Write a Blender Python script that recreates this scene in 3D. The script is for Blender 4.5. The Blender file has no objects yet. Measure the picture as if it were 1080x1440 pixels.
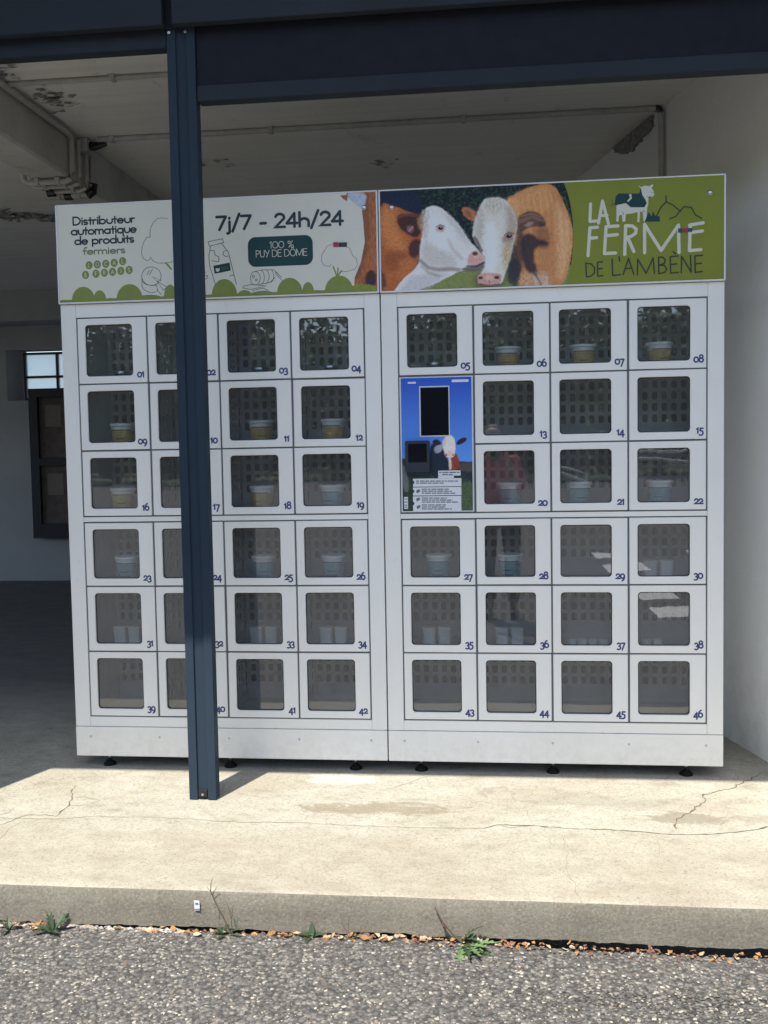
import bpy, bmesh, math, random
import numpy as np
from mathutils import Vector, Matrix
random.seed(7); np.random.seed(7)
R = math.radians
S = bpy.context.scene
C = S.collection
PI = math.pi

# ---------------------------------------------------------------- camera
CAM = np.array([1.7436, -3.9011, 1.2393]); YAW, PITCH, ROLL, F = -0.1126, 0.061, 0.0179, 1400.0
def rotmat(y, p, r):
    cy, sy, cp, sp, cr, sr = math.cos(y), math.sin(y), math.cos(p), math.sin(p), math.cos(r), math.sin(r)
    Y = np.array([[cy, 0, sy], [-sy, 0, cy], [0, -1, 0]])
    P = np.array([[1, 0, 0], [0, cp, sp], [0, -sp, cp]])
    Q = np.array([[cr, -sr, 0], [sr, cr, 0], [0, 0, 1]])
    return Y @ P @ Q
RM = rotmat(YAW, PITCH, ROLL)
cd = bpy.data.cameras.new('camera'); cam = bpy.data.objects.new('camera', cd); C.objects.link(cam)
cd.lens = 36 * F / 1440; cd.sensor_width = 36; cd.clip_start = 0.05; cd.clip_end = 500
cam.matrix_world = Matrix(((RM[0, 0], -RM[0, 1], -RM[0, 2], CAM[0]), (RM[1, 0], -RM[1, 1], -RM[1, 2], CAM[1]),
                           (RM[2, 0], -RM[2, 1], -RM[2, 2], CAM[2]), (0, 0, 0, 1)))
S.camera = cam
S.render.resolution_x, S.render.resolution_y = 768, 1024

# ---------------------------------------------------------------- sky and sun
SUN_EL = 60.0
sun_from = Vector((-0.34, -0.94, 0)).normalized() * math.cos(R(SUN_EL)) + Vector((0, 0, math.sin(R(SUN_EL))))
W = bpy.data.worlds.new('World'); S.world = W; W.use_nodes = True
nt = W.node_tree; bg = nt.nodes['Background']; sky = nt.nodes.new('ShaderNodeTexSky')
sky.sky_type = 'NISHITA'; sky.sun_disc = False; sky.sun_elevation = R(SUN_EL)
sky.sun_rotation = math.atan2(sun_from.x, sun_from.y)
nt.links.new(sky.outputs[0], bg.inputs[0]); bg.inputs[1].default_value = 0.125
sl = bpy.data.lights.new('sun', 'SUN'); sl.energy = 3.5; sl.angle = R(0.4); sl.color = (1, 0.955, 0.87)
so = bpy.data.objects.new('sun', sl); C.objects.link(so); so.rotation_euler = sun_from.to_track_quat('Z', 'Y').to_euler()
so.location = (-3, -8, 12)
vs = S.view_settings; vs.view_transform = 'Standard'; vs.look = 'None'; vs.exposure = 1.08; vs.gamma = 1; vs.use_curve_mapping = False
S.render.engine = 'CYCLES'
S.cycles.max_bounces = 10; S.cycles.diffuse_bounces = 6; S.cycles.glossy_bounces = 4; S.cycles.transparent_max_bounces = 12

# ---------------------------------------------------------------- geometry helpers
def ray(u, v): return RM @ np.array([(u - 540) / F, (v - 720) / F, 1.0])
def at(axis, val, u, v):                      # point of a real plane seen at a photograph position (used for measuring)
    r = ray(u, v); return CAM + r * ((val - CAM[axis]) / r[axis])
def proj(P):
    d = (np.asarray(P) - CAM) @ RM
    return np.stack([540 + F * d[..., 0] / d[..., 2], 720 + F * d[..., 1] / d[..., 2]], -1)

class MB:
    def __init__(s): s.v = []; s.f = []; s.m = []
    def add(s, vs, fs, m=0):
        b = len(s.v); s.v += [tuple(map(float, p)) for p in vs]
        for f in fs: s.f.append(tuple(b + i for i in f)); s.m.append(m)
        return s
    def box(s, x0, x1, y0, y1, z0, z1, m=0):
        return s.add([(x0, y0, z0), (x1, y0, z0), (x1, y1, z0), (x0, y1, z0), (x0, y0, z1), (x1, y0, z1), (x1, y1, z1), (x0, y1, z1)],
                     [(0, 3, 2, 1), (4, 5, 6, 7), (0, 1, 5, 4), (1, 2, 6, 5), (2, 3, 7, 6), (3, 0, 4, 7)], m)
    def loops(s, L, m=0, cap0=False, cap1=False, closed=True):
        n = len(L[0]); b = len(s.v)
        for l in L: s.v += [tuple(map(float, p)) for p in l]
        for k in range(len(L) - 1):
            for i in range(n if closed else n - 1):
                j = (i + 1) % n
                s.f.append((b + k * n + i, b + k * n + j, b + (k + 1) * n + j, b + (k + 1) * n + i)); s.m.append(m)
        if cap0: s.f.append(tuple(b + i for i in reversed(range(n)))); s.m.append(m)
        if cap1: s.f.append(tuple(b + (len(L) - 1) * n + i for i in range(n))); s.m.append(m)
        return s
    def lathe(s, prof, c=(0, 0, 0), n=24, m=0, caps=True):
        L = [[(c[0] + r * math.cos(2 * PI * i / n), c[1] + r * math.sin(2 * PI * i / n), c[2] + z) for i in range(n)] for r, z in prof]
        return s.loops(L, m, caps, caps)
    def tube(s, pts, r, n=8, m=0):
        pts = [Vector(p) for p in pts]; L = []
        rr = r if isinstance(r, (list, tuple)) else [r] * len(pts)
        up = Vector((0.31, 0.2, 0.93))
        for i, p in enumerate(pts):
            d = (pts[min(i + 1, len(pts) - 1)] - pts[max(i - 1, 0)]).normalized()
            a = d.cross(up)
            if a.length < 1e-3: a = d.cross(Vector((1, 0, 0)))
            a.normalize(); b = d.cross(a); up = a.cross(d) if False else up
            L.append([p + a * math.cos(2 * PI * k / n) * rr[i] + b * math.sin(2 * PI * k / n) * rr[i] for k in range(n)])
        return s.loops(L, m, True, True)
    def mesh(s, name, mats, smooth=False):
        me = bpy.data.meshes.new(name); me.from_pydata(s.v, [], s.f)
        for mt in (mats if isinstance(mats, (list, tuple)) else [mats]): me.materials.append(mt)
        me.polygons.foreach_set('material_index', s.m)
        if smooth: me.polygons.foreach_set('use_smooth', [True] * len(s.f))
        me.update(); return me

def fixn(me):
    bm = bmesh.new(); bm.from_mesh(me); bmesh.ops.recalc_face_normals(bm, faces=bm.faces); bm.to_mesh(me); bm.free(); return me
def link(name, data, parent=None, loc=(0, 0, 0)):
    o = bpy.data.objects.new(name, data); C.objects.link(o); o.location = loc
    if parent: o.parent = parent
    return o
def build(mb, name, mats, parent=None, loc=(0, 0, 0), smooth=False, bevel=0):
    me = fixn(mb.mesh(name, mats, smooth)); o = link(name, me, parent, loc)
    if bevel:
        b = o.modifiers.new('bevel', 'BEVEL'); b.width = bevel; b.segments = 2; b.limit_method = 'ANGLE'; b.angle_limit = R(50)
    if smooth:
        try: me.set_sharp_from_angle(angle=R(40))
        except Exception: pass
    return o
def empty(name, loc=(0, 0, 0)):
    return link(name, None, None, loc)
def tag(o, label=None, cat=None, group=None, kind=None):
    if label: o['label'] = label
    if cat: o['category'] = cat
    if group: o['group'] = group
    if kind: o['kind'] = kind
    return o
def rrect(x0, x1, z0, z1, r, k=5):            # rounded rectangle, counter-clockwise seen from -y
    P = []
    for cx, cz, a0 in ((x1 - r, z0 + r, -90), (x1 - r, z1 - r, 0), (x0 + r, z1 - r, 90), (x0 + r, z0 + r, 180)):
        for i in range(k):
            a = R(a0 + 90 * i / (k - 1)); P.append((cx + r * math.cos(a), cz + r * math.sin(a)))
    return P

# ---------------------------------------------------------------- material helpers
class M:
    def __init__(s, name, col=(.5, .5, .5), rough=.5, spec=.5, metal=0):
        s.m = bpy.data.materials.new(name); s.m.use_nodes = True; s.t = s.m.node_tree
        s.b = s.t.nodes['Principled BSDF']
        s.b.inputs['Base Color'].default_value = (*col, 1); s.b.inputs['Roughness'].default_value = rough
        s.b.inputs['Specular IOR Level'].default_value = spec; s.b.inputs['Metallic'].default_value = metal
        s._co = None
    def n(s, t, **k):
        nd = s.t.nodes.new(t)
        for a, v in k.items(): setattr(nd, a, v)
        return nd
    def l(s, a, b): s.t.links.new(a, b)
    def co(s):
        if not s._co: s._co = s.n('ShaderNodeTexCoord').outputs['Object']
        return s._co
    def pos(s):
        return s.n('ShaderNodeNewGeometry').outputs['Position']
    def noise(s, scale, det=4, rough=.6, vec=None, stretch=None, dist=0):
        v = vec or s.co()
        if stretch:
            mp = s.n('ShaderNodeMapping'); mp.inputs['Scale'].default_value = stretch; s.l(v, mp.inputs[0]); v = mp.outputs[0]
        nd = s.n('ShaderNodeTexNoise'); nd.inputs['Scale'].default_value = scale; nd.inputs['Detail'].default_value = det
        nd.inputs['Roughness'].default_value = rough; nd.inputs['Distortion'].default_value = dist
        s.l(v, nd.inputs['Vector']); return nd.outputs['Fac']
    def ramp(s, fac, stops):
        r = s.n('ShaderNodeValToRGB'); e = r.color_ramp.elements
        while len(e) < len(stops): e.new(.5)
        for i, (p, c) in enumerate(stops):
            e[i].position = p; e[i].color = (*c, 1) if len(c) == 3 else c
        s.l(fac, r.inputs[0]); return r.outputs[0]
    def g(s, fac, a, b):                      # 0..1 mask from a noise value
        r = s.n('ShaderNodeMapRange'); r.inputs['From Min'].default_value = a; r.inputs['From Max'].default_value = b
        s.l(fac, r.inputs['Value']); return r.outputs[0]
    def mix(s, fac, a, b, mode='MIX'):
        x = s.n('ShaderNodeMix', data_type='RGBA', blend_type=mode)
        if isinstance(fac, (int, float)): x.inputs[0].default_value = fac
        else: s.l(fac, x.inputs[0])
        for i, q in ((6, a), (7, b)):
            if isinstance(q, tuple): x.inputs[i].default_value = (*q, 1)
            else: s.l(q, x.inputs[i])
        return x.outputs[2]
    def math(s, op, a, b=None):
        x = s.n('ShaderNodeMath', operation=op)
        for i, q in ((0, a), (1, b)):
            if q is None: continue
            if isinstance(q, (int, float)): x.inputs[i].default_value = q
            else: s.l(q, x.inputs[i])
        return x.outputs[0]
    def bump(s, h, dist=.002, st=1):
        b = s.n('ShaderNodeBump'); b.inputs['Distance'].default_value = dist; b.inputs['Strength'].default_value = st
        s.l(h, b.inputs['Height']); s.l(b.outputs[0], s.b.inputs['Normal'])
    def color(s, c): s.l(c, s.b.inputs['Base Color']); return s
    def roughness(s, c): s.l(c, s.b.inputs['Roughness']); return s

def simple(name, col, rough=.5, var=.08, scale=18, spec=.5, metal=0, bump=0):
    m = M(name, col, rough, spec, metal)
    f = m.noise(scale, 4)
    m.color(m.ramp(f, [(.3, tuple(c * (1 - var) for c in col)), (.7, tuple(min(1, c * (1 + var)) for c in col))]))
    if bump: m.bump(m.noise(scale * 12, 3), bump)
    return m.m

MAT = {}
m = M('white_powder_coat', (.80, .81, .80), .32, .5)
d = m.noise(3.5, 5, stretch=(1, 1, .45)); m.color(m.ramp(d, [(.3, (.775, .762, .715)), (.65, (.825, .812, .768))]))
m.roughness(m.ramp(m.noise(9, 4), [(.3, (.26,) * 3), (.7, (.40,) * 3)])); pz = m.n('ShaderNodeSeparateXYZ'); m.l(m.pos(), pz.inputs[0]); base_ = m.ramp(d, [(.3, (.775, .762, .715)), (.65, (.825, .812, .768))]); dirt = m.math('MULTIPLY', m.g(pz.outputs[2], .16, 0), m.g(m.noise(26, 6, .7, vec=m.pos()), .42, .75)); base_ = m.mix(m.math('MULTIPLY', dirt, .30), base_, (.42, .37, .29)); sm_ = m.g(m.noise(6, 6, .75, vec=m.pos(), dist=1.0), .60, .74); m.color(m.mix(m.math('MULTIPLY', sm_, .10), base_, (.55, .53, .48))); m.bump(m.noise(420, 2), .0002, .35); MAT['white'] = m.m
MAT['mullion'] = simple('grey_mullion', (.13, .14, .15), .5)  # bar colour darkened to add shading in the gaps between doors
MAT['gap'] = simple('dark_gasket', (.03, .032, .035), .7)
m = M('galvanised_liner', (.30, .31, .315), .42, .5, 0)
m.color(m.ramp(m.noise(14, 4), [(.3, (.43, .45, .46)), (.7, (.52, .53, .53))])); MAT['liner'] = m.m
MAT['cavity'] = simple('cabinet_inside', (.05, .052, .055), .8)
# locker glass: clear with a Fresnel-like sheen on its outer face
g = M('locker_glass'); t = g.t; t.nodes.remove(g.b)
out = t.nodes['Material Output']; tr = g.n('ShaderNodeBsdfTransparent'); tr.inputs[0].default_value = (.86, .88, .88, 1)
gl = g.n('ShaderNodeBsdfGlossy'); gl.inputs['Roughness'].default_value = .012; gl.inputs[0].default_value = (1, 1, 1, 1)
lw = g.n('ShaderNodeLayerWeight'); lw.inputs[0].default_value = .25
fr = g.math('ADD', g.math('MULTIPLY', lw.outputs['Fresnel'], .9), .112)
ms = g.n('ShaderNodeMixShader'); g.l(fr, ms.inputs[0]); g.l(tr.outputs[0], ms.inputs[1]); g.l(gl.outputs[0], ms.inputs[2])
bm_ = g.n('ShaderNodeBump'); bm_.inputs['Distance'].default_value = .0012; bm_.inputs['Strength'].default_value = .07
g.l(g.noise(9, 2, vec=g.pos()), bm_.inputs['Height']); g.l(bm_.outputs[0], gl.inputs['Normal'])
df = g.n('ShaderNodeBsdfDiffuse'); df.inputs[0].default_value = (.8, .8, .78, 1); md = g.n('ShaderNodeMixShader')
g.l(g.math('ADD', g.math('MULTIPLY', g.noise(7, 5, vec=g.pos()), .085), .008), md.inputs[0]); g.l(ms.outputs[0], md.inputs[1]); g.l(df.outputs[0], md.inputs[2])
g.l(md.outputs[0], out.inputs[0]); MAT['glass'] = g.m
g = M('glass_edge'); t = g.t; t.nodes.remove(g.b); tr = g.n('ShaderNodeBsdfTransparent'); tr.inputs[0].default_value = (.95, .97, .96, 1)
g.l(tr.outputs[0], t.nodes['Material Output'].inputs[0]); MAT['glass_back'] = g.m

m = M('anthracite_paint', (.035, .048, .064), .42, .5)
m.color(m.ramp(m.noise(5, 4, stretch=(1, 1, .3)), [(.3, (.025, .038, .055)), (.7, (.031, .047, .066))])); m.bump(m.noise(500, 2), .00015, .4); MAT['anth'] = m.m; m.b.inputs['Specular IOR Level'].default_value = .08; m.b.inputs['Roughness'].default_value = .5
MAT['fascia'] = simple('fascia_paint', (.028, .035, .043), .5, .12, 3, spec=.08)
MAT['anth_dark'] = simple('dark_panel_paint', (.018, .021, .028), .55, spec=.06)
MAT['black'] = simple('black_plastic', (.012, .013, .016), .35)
MAT['screen'] = simple('dark_screen', (.006, .007, .012), .12)
MAT['steel'] = simple('zinc_steel', (.55, .56, .57), .3, metal=1)
MAT['rubber'] = simple('black_rubber', (.010, .010, .010), .8, spec=.15)
MAT['navy'] = simple('navy_ink', (.028, .045, .15), .5)
MAT['teal'] = simple('dark_teal_ink', (.022, .062, .066), .5, spec=.15)
MAT['ink'] = simple('black_teal_ink', (.012, .026, .034), .5)
MAT['line'] = simple('thin_line_ink', (.06, .07, .09), .5)
MAT['olive'] = simple('olive_ink', (.21, .25, .045), .5)
MAT['olive_light'] = simple('pale_olive_ink', (.22, .235, .10), .5)
MAT['olive_text'] = simple('olive_lettering', (.20, .21, .09), .5)
MAT['dgreen'] = simple('dark_green_ink', (.020, .035, .016), .5)
MAT['cream'] = simple('cream_print', (.66, .65, .54), .5, .03, spec=.2)
MAT['paper'] = simple('white_label_print', (.70, .72, .75), .5, .03)
MAT['greyline'] = simple('grey_text_ink', (.13, .14, .17), .5)
MAT['red'] = simple('red_sticker', (.36, .02, .04), .5)
MAT['silver'] = simple('silver_trim', (.62, .64, .66), .35)

m = M('sign_board', (.55, .56, .50), .5, .22); f = m.noise(4, 4); m.color(m.ramp(f, [(.3, (.69, .67, .575)), (.7, (.74, .72, .62))])); MAT['sign_cream'] = m.m
m = M('sign_green', (.17, .20, .04), .5, .18); f = m.noise(5, 4); m.color(m.ramp(f, [(.3, (.215, .245, .036)), (.7, (.245, .275, .044))])); MAT['sign_green'] = m.m
def vcol(name, rough):
    m = M(name, rough=rough, spec=.2); a = m.n('ShaderNodeAttribute'); a.attribute_name = 'print'; m.color(a.outputs['Color']); return m.m
MAT['print'] = vcol('photo_print', .42); MAT['stone'] = vcol('aggregate_stone', .75)

# concrete slab: cream, sandy in front of the long crack, stained in places
m = M('slab_concrete', (.45, .41, .33), .85, .3); P = m.pos()
sx = m.n('ShaderNodeSeparateXYZ'); m.l(P, sx.inputs[0]); Y = sx.outputs[1]; X = sx.outputs[0]
big = m.noise(1.7, 6, .62, vec=P); mid = m.noise(9, 6, .65, vec=P, stretch=(.8, 1.2, 1)); fine = m.noise(130, 4, .75, vec=P)
spk = m.noise(420, 2, .8, vec=P)
back = m.ramp(mid, [(.30, (.27, .25, .195)), (.42, (.365, .342, .275)), (.56, (.40, .38, .315)), (.72, (.46, .44, .375))])
front = m.ramp(mid, [(.28, (.26, .23, .175)), (.5, (.335, .305, .24)), (.72, (.39, .365, .295))])
zone = m.g(m.math('ADD', Y, m.math('MULTIPLY', m.math('SUBTRACT', big, .5), .22)), -.72, -.55)
c = m.mix(zone, front, back)
c = m.mix(m.math('MULTIPLY', m.g(big, .50, .66), .35), c, (.29, .24, .165))
# sandy stain left where water stands
st = m.noise(5, 5, .7, vec=P, stretch=(1, 1.7, 1), dist=2.0)
def blob(x, y, rx, ry):
    a = m.math('POWER', m.math('DIVIDE', m.math('SUBTRACT', X, x), rx), 2); b = m.math('POWER', m.math('DIVIDE', m.math('SUBTRACT', Y, y), ry), 2)
    return m.math('SUBTRACT', 1, m.math('ADD', a, b))
def stain(c, x, y, rx, ry, col, amt=.8):
    k = m.math('MULTIPLY', m.g(m.math('ADD', blob(x, y, rx, ry), m.math('MULTIPLY', m.math('SUBTRACT', st, .5), 4.6)), .0, .55), amt)
    return m.mix(m.math('MINIMUM', m.math('MAXIMUM', k, 0), 1), c, col)
c = stain(c, 1.32, -.40, .30, .075, (.20, .16, .10), .7); c = stain(c, 2.38, -.43, .14, .06, (.19, .165, .115), .7); c = stain(c, 2.62, -.42, .12, .05, (.24, .21, .155), .5)
c = stain(c, 1.12, -.09, .13, .07, (.54, .53, .485), .65); c = stain(c, 2.1, -.28, .3, .06, (.28, .26, .21), .5)
c = m.mix(m.g(fine, .50, .72), c, m.mix(.85, c, (.13, .105, .07))); c = m.mix(m.math('MULTIPLY', m.g(spk, .55, .70), .85), c, (.54, .51, .44))
vc = m.n('ShaderNodeTexVoronoi', feature='DISTANCE_TO_EDGE'); vc.inputs['Scale'].default_value = 6.5
dv = m.n('ShaderNodeMixRGB'); dn = m.n('ShaderNodeTexNoise'); dn.inputs['Scale'].default_value = 9; dn.inputs['Detail'].default_value = 5; m.l(P, dn.inputs['Vector'])
va = m.n('ShaderNodeVectorMath', operation='MULTIPLY_ADD'); m.l(dn.outputs['Color'], va.inputs[0]); va.inputs[1].default_value = (.22, .22, 0); m.l(P, va.inputs[2]); m.l(va.outputs[0], vc.inputs['Vector'])
craze = m.math('MULTIPLY', m.math('MULTIPLY', m.g(vc.outputs['Distance'], .022, .004), zone), m.g(big, .47, .60)); c = m.mix(m.math('MULTIPLY', craze, .42), c, (.20, .17, .12))
gy = m.noise(16, 6, .7, vec=P, stretch=(.6, 1.5, 1)); c = m.mix(m.math('MULTIPLY', m.math('MULTIPLY', m.g(gy, .54, .68), zone), .38), c, (.24, .22, .175))
pit = m.noise(48, 3, .6, vec=P); c = m.mix(m.math('MULTIPLY', m.g(pit, .66, .74), .6), c, (.16, .13, .09))
inner = m.g(Y, .05, 1.6)                     # garage shade put into the floor colour, deepening behind the threshold
c = m.mix(inner, c, m.mix(m.g(mid, .3, .7), (.105, .105, .105), (.145, .145, .142)))
c = m.mix(1.0, c, (1.06, 1.06, 1.05), 'MULTIPLY'); m.color(c); m.bump(m.math('ADD', m.math('MULTIPLY', fine, .6), mid), .0035, .6); MAT['slab'] = m.m
m = M('kerb_render', (.30, .275, .225), .9, .2); P = m.pos(); f = m.noise(5, 6, .65, vec=P, stretch=(1, 1, 2.2)); f2 = m.noise(120, 6, .82, vec=P)
c = m.ramp(f, [(.3, (.185, .168, .130)), (.7, (.25, .228, .180))]); c = m.mix(m.g(f2, .52, .72), c, m.mix(.75, c, (.09, .078, .058)))
c = m.mix(m.math('MULTIPLY', m.g(f2, .48, .36), .5), c, (.40, .365, .29))
m.color(c); m.bump(f2, .004, .9); MAT['kerb'] = m.m
m = M('asphalt', (.10, .095, .09), .9, .3); P = m.pos(); f = m.noise(2.2, 5, .6, vec=P); vo = m.n('ShaderNodeTexVoronoi'); vo.inputs['Scale'].default_value = 75; m.l(P, vo.inputs['Vector'])
c = m.ramp(f, [(.3, (.110, .104, .098)), (.7, (.145, .136, .127))])
sc_ = m.n('ShaderNodeSeparateColor'); m.l(vo.outputs['Color'], sc_.inputs[0])
c = m.mix(m.g(sc_.outputs[0], .45, .95), c, (.26, .24, .215)); c = m.mix(m.g(vo.outputs['Distance'], .35, .75), c, (.06, .058, .055))
m.color(c); m.bump(m.math('SUBTRACT', m.noise(160, 3, vec=P), vo.outputs['Distance']), .006, .8); MAT['asphalt'] = m.m
MAT['soil'] = simple('dark_soil', (.035, .028, .022), .95, .3, 60, bump=.004)
m = M('white_road_paint', (.7, .7, .68), .7); MAT['roadpaint'] = m.m
# painted concrete inside the garage
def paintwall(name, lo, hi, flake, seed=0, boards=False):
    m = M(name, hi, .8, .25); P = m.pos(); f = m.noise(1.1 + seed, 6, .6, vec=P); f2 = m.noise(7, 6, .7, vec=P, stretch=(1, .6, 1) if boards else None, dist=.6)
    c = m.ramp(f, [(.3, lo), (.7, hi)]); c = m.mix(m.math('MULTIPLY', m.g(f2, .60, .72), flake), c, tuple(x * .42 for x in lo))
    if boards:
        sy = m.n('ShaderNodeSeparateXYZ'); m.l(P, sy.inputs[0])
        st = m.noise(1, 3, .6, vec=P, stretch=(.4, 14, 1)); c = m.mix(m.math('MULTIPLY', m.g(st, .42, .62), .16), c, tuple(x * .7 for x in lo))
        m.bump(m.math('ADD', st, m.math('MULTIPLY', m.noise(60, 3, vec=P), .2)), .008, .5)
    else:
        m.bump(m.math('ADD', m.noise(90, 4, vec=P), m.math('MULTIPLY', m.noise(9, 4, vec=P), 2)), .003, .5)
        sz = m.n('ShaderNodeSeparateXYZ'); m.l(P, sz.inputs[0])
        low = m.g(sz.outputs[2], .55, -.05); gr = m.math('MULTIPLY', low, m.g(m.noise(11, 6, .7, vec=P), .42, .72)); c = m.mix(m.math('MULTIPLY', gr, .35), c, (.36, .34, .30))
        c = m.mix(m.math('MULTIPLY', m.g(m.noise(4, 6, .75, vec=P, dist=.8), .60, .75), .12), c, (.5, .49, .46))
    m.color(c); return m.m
MAT['ceil'] = paintwall('ceiling_paint', (.78, .755, .71), (.86, .84, .80), .35, .3, True)
MAT['wall'] = paintwall('wall_paint', (.82, .815, .79), (.87, .865, .84), .0)
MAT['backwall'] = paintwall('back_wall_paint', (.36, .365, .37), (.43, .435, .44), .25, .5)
MAT['beamc'] = paintwall('beam_concrete', (.36, .35, .33), (.58, .565, .53), .6, .9)
MAT['facade'] = paintwall('facade_render', (.66, .65, .62), (.72, .71, .68), .1)
MAT['conduit'] = simple('grey_conduit', (.42, .42, .405), .5, .15)
MAT['flake'] = simple('exposed_plaster', (.30, .29, .28), .9, .35, 40, bump=.004)
MAT['boardframe'] = simple('black_board_frame', (.012, .013, .018), .5)
MAT['cork'] = simple('brown_board_panel', (.13, .098, .085), .8, .25, 12)
MAT['crack'] = simple('crack_dirt', (.12, .095, .065), .95, .3, 60)
MAT['crack_fine'] = simple('hairline_dirt', (.25, .21, .155), .95, .25, 60)
MAT['pot_white'] = simple('white_pot_plastic', (.74, .75, .74), .35, .03)
MAT['lid_white'] = simple('white_lid_film', (.82, .83, .82), .3, .03)
MAT['pot_teal'] = simple('teal_label', (.20, .38, .43), .4, .25, 40)
MAT['tealprint'] = simple('teal_label_print', (.07, .16, .19), .4); MAT['pot_yellow'] = simple('yellow_label', (.55, .38, .12), .4, .25, 40)
MAT['pot_brown'] = simple('amber_label', (.28, .15, .05), .4, .25, 40)
MAT['jar'] = simple('dark_jar_glass', (.03, .032, .035), .08)
MAT['twig'] = simple('dry_stem', (.10, .065, .045), .8)
MAT['leafg'] = simple('weed_green', (.036, .062, .026), .55, .35, 40)
MAT['leafl'] = simple('pale_weed_green', (.12, .19, .075), .55, .3, 40)
MAT['drya'] = simple('dry_leaf_orange', (.29, .155, .065), .8, .4, 30)
MAT['dryb'] = simple('dry_leaf_tan', (.40, .31, .20), .8, .35, 30)
MAT['dryc'] = simple('dry_leaf_brown', (.17, .085, .05), .8, .35, 30)
MAT['bark'] = simple('bark', (.09, .07, .05), .9, .3, 20)
MAT['foliage'] = simple('tree_leaf', (.075, .125, .034), .6, .45, 3)
MAT['grass'] = simple('verge_grass', (.075, .105, .035), .9, .4, 3)

# ---------------------------------------------------------------- setting
ZS, ZR, YE = -.05, -.17, -1.103               # slab top, road, kerb front
XL, XR, YB = -7.0, 7.0, 6.0
def vnoise(x, y, s):                          # cheap value noise (numpy)
    x = np.asarray(x, float) * s; y = np.asarray(y, float) * s
    xi = np.floor(x).astype(int); yi = np.floor(y).astype(int); fx = x - xi; fy = y - yi
    fx = fx * fx * (3 - 2 * fx); fy = fy * fy * (3 - 2 * fy)
    def h(a, b): return np.modf(np.abs(np.sin(a * 127.1 + b * 311.7) * 43758.5453))[0]
    return (h(xi, yi) * (1 - fx) + h(xi + 1, yi) * fx) * (1 - fy) + (h(xi, yi + 1) * (1 - fx) + h(xi + 1, yi + 1) * fx) * fy
def fbm(x, y, s, o=4):
    t = 0; a = .5
    for i in range(o): t = t + a * vnoise(np.asarray(x) + 17.3 * i, np.asarray(y) - 9.1 * i, s); s *= 2.1; a *= .5
    return t
# slab with a worn, slightly uneven front edge
mb = MB(); xs = list(np.linspace(XL, -.4, 20)) + list(np.linspace(-.3, 3.2, 420)) + list(np.linspace(3.3, XR, 16))
L = []
for x in xs:
    j = float(fbm(x, 1.3, 7)) - .47; k = float(fbm(x, 5.3, 40, 3)) - .45
    e = YE + .010 * j + .007 * k; rd = .011 + .008 * j + .009 * k
    L.append([(x, YB + .4, ZS), (x, .3, ZS), (x, -.6, ZS), (x, e + rd * 2.5, ZS), (x, e + rd, ZS - .001 + .002 * k), (x, e + rd * .3, ZS - rd * .35), (x, e, ZS - rd),
              (x, e + .003 * j, ZS - .06), (x, e + .002, -.166 + .012 * j + .016 * float(fbm(x, 2.2, 28, 3) - .45)), (x, e + .10, -.165), (x, e + .12, -.30)])
mb.loops(L, 0, closed=False)
n = len(L[0]) - 1
mb.m = [0 if (i % n) < 5 else 1 for i in range(len(mb.f))]
slab = build(mb, 'pavement_slab', [MAT['slab'], MAT['kerb']], smooth=True); tag(slab, kind='structure')
# cracks lie in the slab's surface as narrow dirt-filled lines
def ribbon(pts, ws, z):
    mb = MB(); P = [Vector((p[0], p[1])) for p in pts]; L = []
    for i, p in enumerate(P):
        d = (P[min(i + 1, len(P) - 1)] - P[max(i - 1, 0)]).normalized(); q = Vector((-d.y, d.x)) * ws[i]
        L.append([(p.x + q.x, p.y + q.y, z), (p.x - q.x, p.y - q.y, z)])
    mb.loops(L, 0, closed=False); return mb
def jag(px, amp, seg=.018, seed=1):
    rr = random.Random(seed); P = [at(2, ZS, u, v)[:2] for u, v in px]; o = []
    for a, b in zip(P, P[1:]):
        d = np.linalg.norm(b - a); n = max(1, int(d / seg))
        for i in range(n):
            t = i / n; q = a + (b - a) * t; o.append((q[0] + rr.uniform(-amp, amp), q[1] + rr.uniform(-amp, amp)))
    o.append(tuple(P[-1])); return o
cracks = [([(0, 1150), (70, 1152), (140, 1148), (250, 1151), (330, 1156), (420, 1157), (520, 1162), (600, 1164), (680, 1165)], .0016, .005, 'f'),
          ([(680, 1165), (700, 1160), (740, 1161), (800, 1165), (880, 1168), (950, 1174), (1010, 1173), (1060, 1168), (1080, 1162)], .0026, .004, 'c'),
          ([(700, 1160), (716, 1165), (745, 1160)], .0015, .004, 'f'),
          ([(950, 1168), (953, 1152), (968, 1143), (990, 1128), (990, 1118), (1010, 1113), (1030, 1108), (1062, 1092), (1078, 1086)], .0022, .007, 'c'),
          ([(0, 1160), (40, 1146), (78, 1147), (96, 1135), (102, 1122), (100, 1112), (106, 1104)], .0018, .006, 'c'),
          ([(96, 1133), (112, 1133), (125, 1130), (140, 1126), (118, 1120), (102, 1121)], .0012, .005, 'f'),
          ([(0, 1146), (14, 1143), (20, 1136)], .0016, .004, 'c'), ([(0, 1180), (12, 1166), (30, 1156)], .0010, .004, 'f'),
          ([(792, 1170), (797, 1200), (798, 1228), (808, 1246), (817, 1272)], .0010, .006, 'f'), ([(925, 1176), (929, 1205)], .0008, .004, 'f'),
          ([(600, 1092), (565, 1104), (540, 1112)], .0012, .005, 'f'), ([(600, 1094), (606, 1110)], .0010, .004, 'f'), ([(735, 1130), (742, 1146), (760, 1153)], .0009, .005, 'f'),
          ([(45, 1103), (60, 1105), (75, 1103)], .0010, .004, 'f'), ([(978, 1120), (1000, 1124), (1012, 1120)], .0010, .005, 'f')]
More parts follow.
